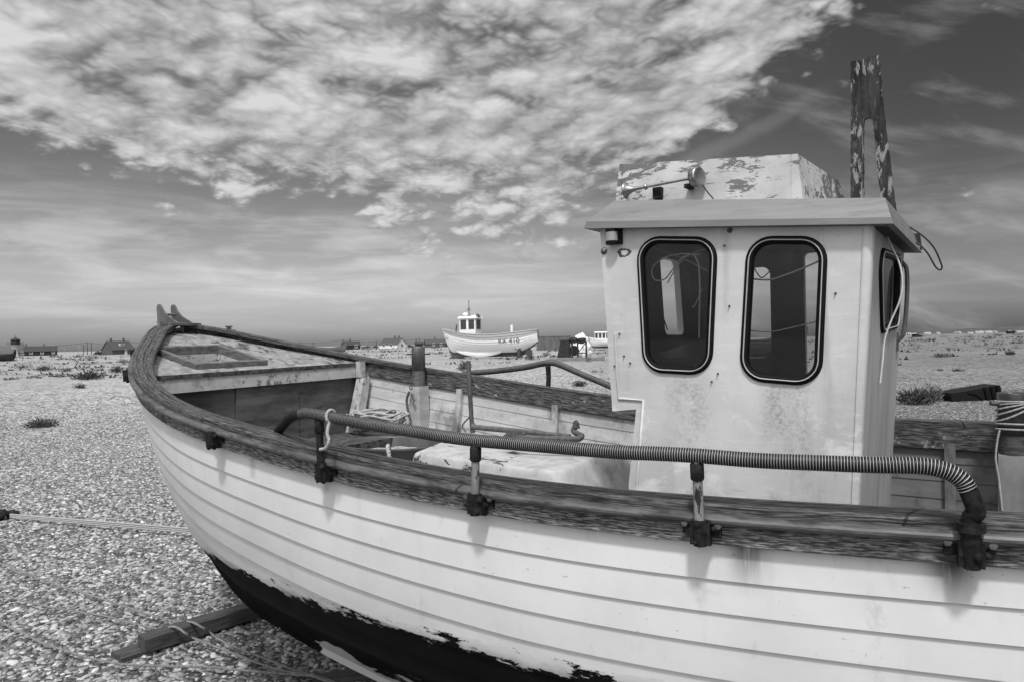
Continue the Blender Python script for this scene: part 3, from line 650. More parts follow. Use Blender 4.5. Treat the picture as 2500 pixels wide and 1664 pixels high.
# ---- engine box
zb = 1.45
tp = [np.array([2.74,-.27,zb]), np.array([3.65,-.33,zb-.01]), np.array([3.54,.47,zb]), np.array([2.50,.42,zb])]
ct = sum(tp)/4; mb = MB()
r0 = [tuple(np.append((p+(ct-p)*-.20)[:2], 1.03)) for p in tp]; r0[1] = (3.86,-.42,1.03); r0[2] = (3.80,.55,1.03)
lv = [(0,0),(.92,0),(.965,.004),(.99,.012),(1.,.03)]
rings = []
for f, ins in lv:
    ring = [(np.array(a)*(1-f)+np.array(b)*f) for a, b in zip(r0, tp)]; ring = [p+(ct-p)*ins*np.array([1,1,0]) for p in ring]
    flt = fillet([tuple(p[:2]) for p in ring], .05, 5); zz = [np.mean([ring[i//5][2]]) for i in range(20)]
    rings.append([(a[0], a[1], zz[i]) for i, a in enumerate(flt)])
mb.grid(rings, 0, True, closed_u=True); mb.add(rings[-1], [tuple(range(20))], 0)
eb = part(mb, 'engine_box', M['enginebox'])
mb = MB(); cp = pl(1521, 1127, 0, 3.74); mb.lathe([(0,.048),(.006,.046),(.008,.02),(.008,0)], (3.70, .36, 1.33), (.93,-.1,.38), 20); part(mb, 'inspection_plate', M['stanchion'], eb)
# ---- wheelhouse
PQ = -.44
def P1(px, py, q=PQ): p = pl(px, py, 1, q); return (p[0], p[2])
ft, fs, s2, fb, atp, abt = P1(1464,548), P1(1495,1003), P1(1553,998), P1(1535,1180), P1(2131,540), P1(2094,1222)
sfb = (fb[0]-.02, 1.02); sab = (abt[0]-.03, 1.02)
def s_front(z): return ft[0]+(fs[0]-ft[0])*(z-ft[1])/(fs[1]-ft[1])
def s_aft(z): return abt[0]+(atp[0]-abt[0])*(z-abt[1])/(atp[1]-abt[1])
win1 = [P1(1552,576), P1(1754,578), P1(1739,917), P1(1570,908)]
win2 = [P1(1823,576), P1(2023,576), P1(2007,945), P1(1803,928)]
fport = lambda a, b, h: (a, PQ-h, b)
outer = [ft, fs, s2, fb, sfb, sab, abt, atp]
RW = .085
def hole(w, d=.012): return fillet(inset(w, d), RW-d)
mb = MB(); mb.prism([outer, hole(win1), hole(win2)], fport, .03, 0, 1, 0); part(mb, 'port_wall', [M['cabin'], M['interior']])
# raised moulding round the step, and the rounded corner batten
mb = MB(); e = [(fs[0]+.03, fs[1]+.055), (s2[0]+.022, fs[1]+.055)]
mb.tube(spline([(fs[0]+.020, PQ-.001, fs[1]+.30),(fs[0]+.024, PQ-.001, fs[1]+.16),(fs[0]+.03, PQ-.001, fs[1]+.05)], 4), .006, 8); mb.tube([(fs[0]+.03,PQ-.001,fs[1]+.05),(s2[0]+.03,PQ-.001,s2[1]+.035),(fb[0]+.035,PQ-.001,fb[1]),(sfb[0]+.035,PQ-.001,1.1)], .006, 8); part(mb, 'wall_moulding', M['cabin'])
mb = MB(); a0 = P1(2108,545); a1 = P1(2078,1222)
rows = []
for z, (sa, se) in ((atp[1]+.02, (a0[0], s_aft(atp[1]+.02))), (abt[1], (a1[0], s_aft(abt[1]))), (1.02, (a1[0]-.02, s_aft(1.02)))):
    pr = [(sa, PQ), (sa+.002, PQ-.006)]+[(se+.004-.02+.02*math.sin(t), PQ-.006+.02-.02*math.cos(t)) for t in np.linspace(0, math.pi/2, 8)]+[(se+.004, PQ+.03)]
    rows.append([(p[0], p[1], z) for p in pr])
mb.grid(rows, 0, True); part(mb, 'corner_batten', M['cabin'])
def window(name, w, fn, m_pane='glass', r=RW, gap=None):
    mb = MB(); offs = [(0,0),(.002,.006),(.005,.009),(.012,.010),(.016,.008),(.023,.008),(.027,.004),(.027,-.02)]
    loops = [[fn(a, b, h) for a, b in fillet(inset(w, d) if d else w, r-d)] for d, h in offs]
    mb.grid(loops, 0, True, closed_u=True); wn = part(mb, name, M['rubber'])
    m2 = MB(); lo = [[fn(a, b, h) for a, b in fillet(inset(w, d), r-d)] for d, h in ((.0115,.0085),(.0122,.0122),(.0150,.0122),(.0157,.0085))]
    if gap: lo = [l[gap:]+l[:1] if False else l[gap:] for l in lo]
    m2.grid(lo, 0, True, closed_u=not gap); part(m2, 'trim_bead', M['bead'], wn)
    m3 = MB(); m3.prism([fillet(inset(w, .026), r-.026)], lambda a, b, h: fn(a, b, h-.004), .004); part(m3, 'pane', M[m_pane], wn)
    return wn
window('window', win1, fport); window('window', win2, fport, gap=None)
# aft wall
nA = np.array([1., 0, -(atp[0]-abt[0])/(atp[1]-abt[1])]); pA = np.array([abt[0], 0, abt[1]])
def PA(px, py): p = pln(px, py, pA, nA); return (p[1], p[2])
faft = lambda a, b, h: (s_aft(b)+h, a, b)
SQ = .44
w3 = [PA(2143,600), PA(2196,622), PA(2190,802), PA(2149,816)]
w3 = [(max(min(a, .40), -.36), b) for a, b in w3]
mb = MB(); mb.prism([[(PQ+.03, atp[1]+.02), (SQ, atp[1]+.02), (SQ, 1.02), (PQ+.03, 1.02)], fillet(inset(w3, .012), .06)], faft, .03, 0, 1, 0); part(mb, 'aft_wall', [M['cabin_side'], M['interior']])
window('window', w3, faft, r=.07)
# fore wall and starboard wall
ffore = lambda a, b, h: (s_front(b)-h, a, b)
nF = np.array([1., 0, -(ft[0]-fs[0])/(ft[1]-fs[1])]); pF = np.array([fs[0], 0, fs[1]])
def PF(px, py): p = pln(px, py, pF, nF); return (p[1], p[2])
wf = [PF(1596,630), PF(1641,618), PF(1646,812), PF(1602,812)]
qa, qb = wf[0][0], wf[1][0]; wf = [(qa, 2.37), (qb, 2.37), (qb, 2.02), (qa, 2.02)]
wf2 = [(qb+.14, 2.34), (.38, 2.34), (.38, 2.02), (qb+.14, 2.02)] if qb < .15 else None
holes = [fillet(wf, .03)]+([fillet(wf2, .03)] if wf2 else [])
mb = MB(); zl_ = fs[1]+.02; mb.prism([[(PQ+.03, ft[1]), (SQ, ft[1]), (SQ, zl_), (PQ+.03, zl_)]]+holes, ffore, .03, 0, 1, 0)
s_low = lambda z: s2[0]+(fb[0]-s2[0])*(z-s2[1])/(fb[1]-s2[1])
mb.prism([[(PQ+.03, zl_-.03), (SQ, zl_-.03), (SQ, 1.02), (PQ+.03, 1.02)]], lambda a, b, h: (s_low(b)-h+.002, a, b), .03, 0, 1, 0)
mb.prism([[(s_front(zl_), PQ+.03), (s_low(zl_)+.03, PQ+.03), (s_low(zl_)+.03, SQ), (s_front(zl_), SQ)]], lambda a, b, h: (a, b, zl_-.001+h), .028, 0, 1, 0); part(mb, 'fore_wall', [M['cabin'], M['interior']])
def PS(px, py): p = pl(px, py, 1, SQ-.03); return (p[0], p[2])
fstb = lambda a, b, h: (a, SQ+h, b)
k0, k1 = PS(1815,655), PS(1884,873); d0, d1 = PS(1962,618), PS(2012,925)
ws = [(k0[0]-.03, k0[1]), (k1[0], k0[1]), (k1[0], k1[1]), (k0[0]-.03, k1[1])]
wd = [(d0[0], d0[1]), (d1[0]+.12, d0[1]), (d1[0]+.12, 1.5), (d0[0], 1.5)]
top_ = atp[1]+.02
mb = MB(); mb.prism([[(s_front(ft[1])+.03, ft[1]), (s_aft(top_)-.03, top_), (s_aft(1.02)-.03, 1.02), (s_front(1.5)+.06, 1.02)], fillet(ws, .04), fillet(wd, .02)], fstb, .03, 0, 1, 0); part(mb, 'starboard_wall', [M['cabin'], M['interior']])
mb = MB(); mb.hexa([(4.10,-.40,1.05),(4.30,-.40,1.05),(4.30,.40,1.05),(4.10,.40,1.05)], [(4.06,-.36,1.93),(4.26,-.36,1.93),(4.22,.40,2.0),(4.03,.40,2.0)]); part(mb, 'console', M['console'])
# roof
ef, ea = pl(1425,558,1,-.482), pl(2181,546,1,-.482); tf, ta = pl(1500,490,1,-.41), pl(2161,483,1,-.41)
lipf, lipa = pl(1432,541,1,-.480), pl(2176,531,1,-.480)
def ringq(f, a, q, dq): return [(f[0], -q, f[2]), (a[0], -q, a[2]), (a[0]+.0, q, a[2]+dq), (f[0], q, f[2]+dq)]
# aft edge of the roof runs out over the aft wall
aftx = ea[0]+.05
mb = MB()
Lp = [ringq((ef[0]+.03,0,ef[2]+.0), (ea[0]-.02,0,ea[2]), .44, .0), ringq(ef, ea, .482, .0), ringq(lipf, lipa, .480, .0), ringq(tf, ta, .41, .0)]
mb.grid([l for l in Lp], 0, False, closed_u=True); mb.add(Lp[-1], [(0,1,2,3)]); mb.add(Lp[0], [(3,2,1,0)], 1)
roof = part(mb, 'wheelhouse_roof', [M['roof'], M['interior']])
mb = MB(); cb = pl(2262, 566, 0, ea[0]-.01); mb.box((ea[0]-.03, .45, ea[2]+.045), (.06,.10,.06), None, 0, .8); part(mb, 'roof_vent', M['mast'])
# roof box
zr = lambda s: tf[2]+(ta[2]-tf[2])*(s-tf[0])/(ta[0]-tf[0])
t0, t1 = pl(1513,402,1,-.33), pl(1947,376,1,-.33); b0, b1_ = pl(1503,492,1,-.36), pl(1962,488,1,-.36)
t2 = (t1[0]+.02, .10)
mb = MB()
bot = [(b0[0], -.36, zr(b0[0])-.01), (b1_[0], -.36, zr(b1_[0])-.01), (b1_[0]+.06, .26, zr(b1_[0])-.01), (b0[0]-.02, .26, zr(b0[0])-.01)]
top = [(t0[0], -.33, t0[2]), (t1[0], -.33, t1[2]), (t1[0]+.035, .22, t1[2]), (t0[0]-.02, .22, t0[2])]
mb.hexa(bot, top); rb = part(mb, 'roof_box', M['flaky'])
mb = MB()
for i, w in ((0, .012), (1, .02)):
    b_, t_ = np.array(bot[i]), np.array(top[i]); sg = 1 if i == 0 else -1; y = np.array([0,-.004,0])
    mb = MB(); mb.hexa([b_+y, b_+y+np.array([sg*w*2,0,0]), b_+np.array([sg*w*2,.012,0]), b_+np.array([0,.012,0])], [t_+y, t_+y+np.array([sg*w,0,0]), t_+np.array([sg*w,.012,0]), t_+np.array([0,.012,0])])
    part(mb, 'corner_strip', M['flaky'], rb)
# horn
QH = -.395
def H(px, py, dq=0): p = pl(px, py, 1, QH+dq); return p
ha, hb = H(1527,466), H(1700,433); ax = (hb-ha)/np.linalg.norm(hb-ha)
mb = MB(); ln = np.linalg.norm(hb-ha); u = .00135*1.0
bell = [(0,.030),(-.001,.0315),(.002,.0315),(.006,.026),(.014,.019),(.026,.0125),(.042,.0085),(.06,.0068),(.085,.006),(ln-.01,.0058)]
mb.lathe(bell, ha, ax, 24); mb.lathe([(.080,.006),(.081,.010),(.090,.010),(.091,.006)], ha, ax, 18); mb.lathe([(.083,.0102),(.083,.0115),(.087,.0115),(.087,.0102)], ha, ax, 18)
horn = part(mb, 'horn', M['chrome'])
mb = MB(); dax = np.array([.93,-.36,.05]); dax /= np.linalg.norm(dax); mb.lathe([(-.014,0),(-.014,.033),(-.012,.036),(.010,.036),(.014,.034),(.015,.030),(.0155,0)], hb+ax*.002, dax, 28); part(mb, 'horn_drum', M['chrome'], horn)
mb = MB(); c = H(1604,468,.02); mb.box((c[0], c[1]+.015, c[2]-.005), (.032,.04,.042)); part(mb, 'horn_bracket', M['rust'], horn); mb = MB(); c2 = H(1690,455,.02); mb.box((c2[0]-.012, c2[1], c2[2]), (.02,.05,.014)); part(mb, 'horn_bracket', M['rust'], horn)
mb = MB(); mb.tube(spline([H(1715,452), H(1728,470), H(1742,486)], 4), .0025, 6); part(mb, 'horn_cable', M['cable_black'], horn)
# mast: a tapering pair of planks
QM = .02
def Mm(px, py): p = pl(px, py, 1, QM); return (p[0], p[2])
zb_ = lambda p: (p[0], p[1])
fm = lambda a, b, h: (a, QM-h, b)
legL = [Mm(2079,153), Mm(2105,150), Mm(2106,500), Mm(2078,500)]
bro = [Mm(2106,143),Mm(2112,139),Mm(2125,140),Mm(2134,137),Mm(2140,138),Mm(2144,134),Mm(2147,150),Mm(2158,270),Mm(2173,390),Mm(2190,528),Mm(2186,545),Mm(2160,545),Mm(2150,480),Mm(2141,400),Mm(2131.5,295),Mm(2127,289),Mm(2118,288),Mm(2111,293),Mm(2109,305),Mm(2109,500),Mm(2106.3,500)]
def rough(poly, step=.012, amp=.0022):
    out = []
    for i_ in range(len(poly)):
        a, c = np.array(poly[i_]), np.array(poly[(i_+1) % len(poly)]); n_ = max(1, int(np.linalg.norm(c-a)/step)); d_ = (c-a)/(np.linalg.norm(c-a)+1e-9)
        for k_ in range(n_):
            p_ = a+(c-a)*k_/n_; j_ = amp*(mnoise.noise(Vector((p_[0]*60, p_[1]*60, 3)))*1.6 if k_ else 0); out.append((p_[0]-d_[1]*j_, p_[1]+d_[0]*j_))
    return out
mb = MB(); mb.prism([rough(legL)], lambda a, b, h: (a, QM-.014-h, b), .014); mb.prism([rough(bro)], fm, .013); mast = part(mb, 'mast', M['mast'])
# nav light, bolt, screws
c = P1(1501,580); mb = MB(); zt, zl = P1(1501,561)[1], P1(1501,598)[1]
mb.lathe([(zl,.0),(zl,.026),(zl+.011,.026),(zl+.011,.022),(zt-.011,.022),(zt-.011,.026),(zt,.026),(zt,0)], (c[0],PQ-.022,0), (0,0,1), 20, 0, False); mb.box((c[0]+.012, PQ-.010, (zt+zl)/2), (.045,.02,zt-zl)); nl = part(mb, 'navigation_light', M['rubber'])
mb = MB(); mb.lathe([(zl+.012,.0235),(zt-.012,.0235)], (c[0],PQ-.023,0), (0,0,1), 20); part(mb, 'lamp_lens', M['lens'], nl)
def boltp(px, py, r, m='steel', q=PQ, name='wall_bolt'):
    p = pl(px, py, 1, q); mb = MB(); mb.lathe([(0,r*1.15),(.004,r*1.1),(.004,r*.8),(.009,r*.75),(.011,r*.4),(.0115,0)], (p[0], q, p[2]), (0,-1,0), 12); return part(mb, name, M[m])
boltp(1475,613,.012)
for px, py in ((1513,815),(1539,885),(1501,892),(1769,600),(1753,911),(1738,930),(2040,716),(1781,747),(1524,868),(1782,563)): boltp(px, py, .0032 if px != 1782 else .008, 'iron', PQ, 'screw')
# grab handle on the aft corner
def Hh(px, py): return pl(px, py, 1, .36)
gh = [Hh(2196,638), Hh(2206,645), Hh(2213,658), Hh(2215,700), Hh(2212,760), Hh(2207,808), Hh(2201,822), Hh(2190,832)]
mb = MB(); mb.tube(spline(gh, 5), .0085, 10); mb.box(tuple(Hh(2191,834)), (.008,.03,.075)); mb.box(tuple(Hh(2195,636)), (.008,.03,.06)); part(mb, 'grab_handle', M['steel'])
# cables
def cable(pts, q, r, m, name='cable'):
    mb = MB(); mb.tube(spline([pl(x, y, 1, q) for x, y in pts], 8), r, 7); return part(mb, name, M[m])
cable([(2162,565),(2178,605),(2196,645),(2203,690),(2196,735),(2175,785),(2160,830),(2155,880),(2149,934)], -.15, .0032, 'cable_white')
cable([(2176,527),(2205,545),(2250,574),(2280,605),(2298,645),(2299,655),(2294,659),(2283,650),(2262,615),(2235,592),(2205,586)], .30, .0032, 'cable_black')
cable([(2178,520),(2190,533),(2197,545),(2200,552)], -.1, .005, 'cable_black')
r5 = lambda L: [(1400+a/2.091, 500+b/2.091) for a, b in L]
cable(r5([(690,340),(560,275),(400,215),(370,205)]), -.20, .004, 'cable_white')
cable(r5([(640,255),(560,250),(480,265),(415,305),(400,350),(420,385),(465,380),(500,340),(545,280),(600,252),(632,285),(643,350),(645,450),(642,600),(642,680)]), -.36, .0028, 'cable_white')
cable(r5([(480,400),(520,330),(560,280),(640,235),(700,220)]), -.30, .0025, 'cable_white')
cable(r5([(412,280),(415,330),(432,450),(455,560),(480,640)]), -.34, .0025, 'cable_black')
cable(r5([(360,640),(372,560),(366,420),(380,300),(392,225)]), -.30, .004, 'cable_black')
cable(r5([(655,430),(640,470),(618,515),(606,522)]), -.33, .002, 'cable_white')
cable(r5([(1010,330),(990,352),(960,372),(935,345),(925,325)]), -.30, .0022, 'cable_black')
cable(r5([(900,378),(1000,382),(1090,355),(1180,320),(1270,280)]), -.34, .0032, 'cable_white')
cable(r5([(885,640),(1000,648),(1120,625),(1255,592)]), -.36, .0018, 'cable_white')
# ------------------------------------------------------------------ loose things aboard
def rope_strand(path, r, pitch=.05, strands=3, n=6):
    P = [np.array(p, float) for p in path]; D = np.concatenate([[0], np.cumsum([np.linalg.norm(P[i+1]-P[i]) for i in range(len(P)-1)])])
    A = np.array(P); k = max(int(D[-1]/(pitch/8)), 4); ts = np.linspace(0, D[-1], k)
    C = np.stack([np.interp(ts, D, A[:, i]) for i in range(3)], 1); mb = MB()
    T = np.gradient(C, axis=0); T /= np.linalg.norm(T, axis=1)[:, None]+1e-9
    N_ = np.cross(T, np.array([.13,.21,.97])); N_ /= np.linalg.norm(N_, axis=1)[:, None]+1e-9; Bn = np.cross(T, N_)
    for s in range(strands):
        ph = 2*math.pi*(ts/pitch+s/strands); mb.tube(list(C+(r*.52)*(np.cos(ph)[:, None]*N_+np.sin(ph)[:, None]*Bn)), r*.55, n)
    return mb
# anchor on the engine box
QA = .08
A_ = lambda x, y, dq=0: pl(x, y, 1, QA+dq)
mbs = [A_(1143,880), A_(1147,950), A_(1151,1020), A_(1154,1056)]
org = l2w(A_(1250,1078)); anchor = empty('anchor', tuple(org), YAW, label='rusty iron anchor with upright stock lying on the white engine box', cat='anchor')
def ap(mb, name, m): # anchor part, coordinates relative to the anchor
    base = A_(1250,1078)
    mb.v = [tuple(np.array(p)-base) for p in mb.v]; return mb.build(name, m, anchor)
mb = MB(); mb.tube(mbs, .0125, 8); ap(mb, 'stock', M['iron'])
mb = MB(); mb.tube(spline([A_(1146,1017), A_(1129,1038), A_(1138,1054)], 6), .0042, 6); ap(mb, 'key', M['iron'])
mb = MB(); mb.tube([A_(1155,1040), A_(1160,1042), A_(1250,1050), A_(1392,1064)], [.021,.0145,.0145,.011], 10); ap(mb, 'shank', M['iron'])
mb = MB(); mb.tube(spline([A_(1404,1040,.0), A_(1401,1051,.0), A_(1410,1058,-.01), A_(1420,1063,-.03), A_(1415,1069,-.06), A_(1398,1071,-.08), A_(1350,1070,-.10), A_(1312,1069,-.12), A_(1262,1067,-.14)], 6), .0145, 10); ap(mb, 'arms', M['iron'])
mb = MB(); mb.prism([[(A_(1397,1043)[0], A_(1397,1043)[2]), (A_(1399,1029)[0], A_(1399,1029)[2]), (A_(1403,1025)[0], A_(1403,1025)[2]), (A_(1408,1031)[0], A_(1408,1031)[2]), (A_(1411,1046)[0], A_(1411,1046)[2])]], lambda a, b, h: (a, QA-h, b), .022); ap(mb, 'fluke', M['iron'])
mb = MB(); mb.prism([[tuple(A_(x, y, -.14)[[0, 2]]) for x, y in ((1222,1068),(1240,1053),(1270,1050),(1279,1057),(1282,1070),(1250,1072))]], lambda a, b, h: (a, QA-.14-h, b), .02); ap(mb, 'fluke', M['iron'])
# tub with ropes
mb = MB(); c = np.array([1.98,.36]); n = 40
def tubring(z, rx, ry): return [(c[0]+rx*math.cos(2*math.pi*i/n), c[1]+ry*math.sin(2*math.pi*i/n), z) for i in range(n)]
mb.grid([tubring(1.10,.30,.26), tubring(1.36,.36,.31), tubring(1.375,.37,.32), tubring(1.378,.362,.312), tubring(1.36,.352,.302), tubring(1.14,.29,.25)], 0, True, closed_u=True); mb.add(tubring(1.14,.29,.25), [tuple(range(n))]); mb.add(tubring(1.10,.30,.26), [tuple(range(n))[::-1]])
tubo = mb.build('tub', M['tub'], None, 'base', True); tag(tubo, 'round grey plastic tub holding tangled rope behind the handrail', 'tub')
def coil(cx_, cy_, z, rx, ry, turns, rr, seed, squash=.06, tilt=0.):
    rn = random.Random(seed); pts = []
    for k in range(turns*14):
        a = 2*math.pi*k/14; j = k//14; dx, dy = [rn.uniform(-.12, .12) for _ in range(2)] if k % 14 == 0 else (0, 0)
        if k % 14 == 0: ox, oy, sx, sy = rn.uniform(-.2,.2)*rx, rn.uniform(-.2,.2)*ry, rn.uniform(.7,1.05), rn.uniform(.6,1.05)
        pts.append((cx_+ox+rx*sx*math.cos(a), cy_+oy+ry*sy*math.sin(a), z+rr+j*rr*1.1+squash*rn.uniform(0,.5)+tilt*math.sin(a)))
    return spline(pts, 3)
mb = rope_strand(coil(1.52,.66,1.36,.27,.16,14,.009,3,.10), .008, .035); tag(mb.build('rope_coil', M['rope'], None, 'base', True), 'heap of coiled pale rope on the thwart by the bulkhead', 'rope')
mb = rope_strand(coil(1.98,.36,1.17,.23,.20,10,.010,5,.09), .009, .045)
for pts in ([(2.10,.20,1.36),(2.22,.07,1.40),(2.27,.03,1.33),(2.28,.02,1.15),(2.25,-.02,1.06)],):
    m2 = rope_strand(spline(pts, 8), .013, .05); o = len(mb.v); mb.v += m2.v; mb.f += [[o+i for i in f] for f in m2.f]; mb.m += m2.m; mb.uv += m2.uv; mb.sm += m2.sm
tag(mb.build('rope_coil', M['rope'], None, 'base', True), 'tangle of pale rope inside the round grey tub, one end hanging out', 'rope')
# white lashing on the near handrail
hpt = nearest(hp, onrail(804,1017)[0]); cc = hpt
lp = [(cc[0]+.0, cc[1]+.0235*math.cos(a), cc[2]+.0235*math.sin(a)) for a in np.linspace(-1.2, 4.0, 14)]
lp = [(p[0]-.004+.0015*i, p[1], p[2]) for i, p in enumerate(lp)]+[(cc[0]+.02, cc[1]-.028, cc[2]-.05), (cc[0]+.035, cc[1]-.034, cc[2]-.075), (cc[0]+.02, cc[1]-.036, cc[2]-.10), (cc[0]-.01, cc[1]-.036, cc[2]-.108)]
mb = rope_strand(spline(lp, 5), .0058, .022); tag(mb.build('rope', M['rope'], None, 'base', True), 'short white cord knotted round the ribbed black handrail', 'rope')
# cords on the aft mooring post
mb = MB(); rr = .062; s0, q0 = b2[0], .80; pts = []
for k in range(5*16):
    a = 2*math.pi*k/16; pts.append((s0+rr*math.cos(a), q0+rr*math.sin(a), z2(975+45*(.5+.5*math.sin(k*.37))*(k/80)+k*.16)))
mb = rope_strand(pts, .0042, .02)
for y in (1034, 1047):
    m2 = rope_strand([(s0+rr*math.cos(a), q0+rr*math.sin(a), z2(y+3*math.sin(a))) for a in np.linspace(0, 6.28, 22)], .0042, .02); o = len(mb.v); mb.v += m2.v; mb.f += [[o+i for i in f] for f in m2.f]; mb.m += m2.m; mb.uv += m2.uv; mb.sm += m2.sm
dn = [pl(x, y, 1, .73) for x, y in ((2440,1050),(2434,1080),(2431,1120),(2438,1165),(2442,1200),(2447,1245))]
m2 = rope_strand(spline(dn, 6), .0042, .02); o = len(mb.v); mb.v += m2.v; mb.f += [[o+i for i in f] for f in m2.f]; mb.m += m2.m; mb.uv += m2.uv; mb.sm += m2.sm
tag(mb.build('rope', M['rope'], None, 'base', True), 'thin pale cord wound round the dark mooring post by the stern', 'rope')
# shackle on the forward post
mb = MB(); x = lambda a, b: pl(a, b, 1, .85)
mb.tube(spline([x(1003,945)+np.array([.012*math.cos(t),0,.016*math.sin(t)]) for t in np.linspace(0,6.28,12)], 2), .004, 6); mb.tube([x(1003,960),x(1012,978)], [.006,.009], 8)
mb.tube(spline([x(999,955),x(993,975),x(996,1000),x(1003,1030)], 5), .009, 6)
tag(mb.build('shackle', M['iron'], None, 'base', True), 'dark iron shackle hanging on a frayed strap below the forward mooring post', 'shackle')
# ------------------------------------------------------------------ things on the shingle beside the boat
def beam(p, q, w, h, name='timber', m='timber'):
    p, q = np.array(p), np.array(q); d = q-p; L = np.linalg.norm(d); a = math.atan2(d[1], d[0]); mb = MB()
    n = 12; P = []
    for i in range(n+1):
        x = L*i/n-L/2; j = [.004*mnoise.noise(Vector((x*5, k*3.3, p[0]))) for k in range(4)]; b_ = .012
        P.append([(x, -w/2+j[0], 0), (x, w/2+j[1], 0), (x, w/2+j[1], h-b_), (x, w/2-b_+j[1], h+j[2]), (x, -w/2+b_+j[0], h+j[2]), (x, -w/2+j[0], h-b_)])
    mb.grid(P, 0, False, [[(r[0], r[1]+r[2]) for r in row] for row in P], closed_u=True)
    for e in (0, n): mb.add(P[e], [tuple(range(6))], 0, [(r[1]*.3, r[2]) for r in P[e]])
    o = mb.build(name, M[m]); c = (p+q)/2; o.location = c; o.rotation_euler = (0, -math.asin(np.clip(d[2]/L, -1, 1)), a); return o
pa, pb = gp(345,1600), gp(640,1500)
tag(beam(pa+np.array([0,0,.03]), pb+np.array([.25,.25,.02]), .12, .10), 'dark squared timber skid poking out from under the bow', 'timber')
pc = gp(283,1612); dd = (pb-pa)/np.linalg.norm(pb-pa); tag(beam(pc, pc+dd*.9+np.array([0,.02,0]), .15, .045), 'flat dark plank lying beneath the end of the timber skid', 'plank')
pd = gp(765,1668); tag(beam(pd+np.array([0,0,.0]), pd+np.array([.9,.25,.0]), .14, .035), 'grey timber under the keel at the bottom edge of the photo', 'timber')
r2 = lambda L: [(a/2.618, 1100+b/2.618) for a, b in L]
def gline(pts, r, m, label, over=.018):
    P = [(lambda g, h: CAMW+(g-CAMW)*((EYE-g[2]-h)/(EYE-g[2])))(gp(*r2([q[:2]])[0]), q[2] if len(q) > 2 else over) for q in pts]; P = spline(P, 8)
    P = [p+np.array([.006*mnoise.noise(Vector((p[0]*4,p[1]*4,1))), .006*mnoise.noise(Vector((p[0]*4,p[1]*4,5))), .012*mnoise.noise(Vector((p[0]*3,p[1]*3,9)))]) for p in P]
    mb = rope_strand(P, r*.85, .03, 2, 5); tag(mb.build('rope', M[m], None, 'base'), label, 'rope')
gline([(-60,690),(0,710),(350,850),(700,960),(1000,1060),(1150,1085,.08),(1235,1098,.150),(1300,1135,.150),(1345,1165,.06),(1500,1250),(2000,1440),(2180,1500)], .009, 'rope_grey', 'thin grey rope crossing the shingle and the timber, uppermost of the three', .055)
gline([(-60,895),(0,910),(300,990),(700,1060),(1000,1135,.06),(1110,1120,.150),(1190,1170,.150),(1215,1190,.06),(1300,1220),(1700,1370),(2050,1450),(2200,1500)], .009, 'rope_grey', 'thin grey rope with a kink at the timber, middle of the three on the shingle', .055)
gline([(-60,1060),(0,1090),(300,1230),(650,1340),(1000,1370),(1400,1385),(2000,1440),(2150,1490)], .009, 'rope_grey', 'thin grey rope running nearest the photo corner past the plank end', .05)
m0 = gp(25,1268)+np.array([0,0,.05]); m1 = gp(560,1318)+np.array([0,0,.07]); mb = MB()
for k in range(3):
    off = np.array([0, 0, .017*(k-1)]); o1 = np.array([.0,.0,.022*(k-1)])
    P = [m0*(1-t)+m1*t+off*(1-t)+o1*t for t in np.linspace(0, 1, 30)]
    m2 = rope_strand(P, .010, .04); o = len(mb.v); mb.v += m2.v; mb.f += [[o+i for i in f] for f in m2.f]; mb.m += m2.m; mb.uv += m2.uv; mb.sm += m2.sm
tag(mb.build('mooring_rope', M['rope'], None, 'base'), 'pale triple mooring rope stretched from the bow to a dark lump on the shingle', 'rope')
mb = MB(); g0 = gp(8,1266)
for i in range(7): mb.blob(g0+np.array([random.uniform(-.12,.10),random.uniform(-.08,.08),.05+random.uniform(-.02,.03)]), random.uniform(.035,.06), 2, 0, .5)
tag(mb.build('iron_ring', M['rust'], None, 'base'), 'dark rusty lump holding the mooring rope at the left edge', 'mooring')
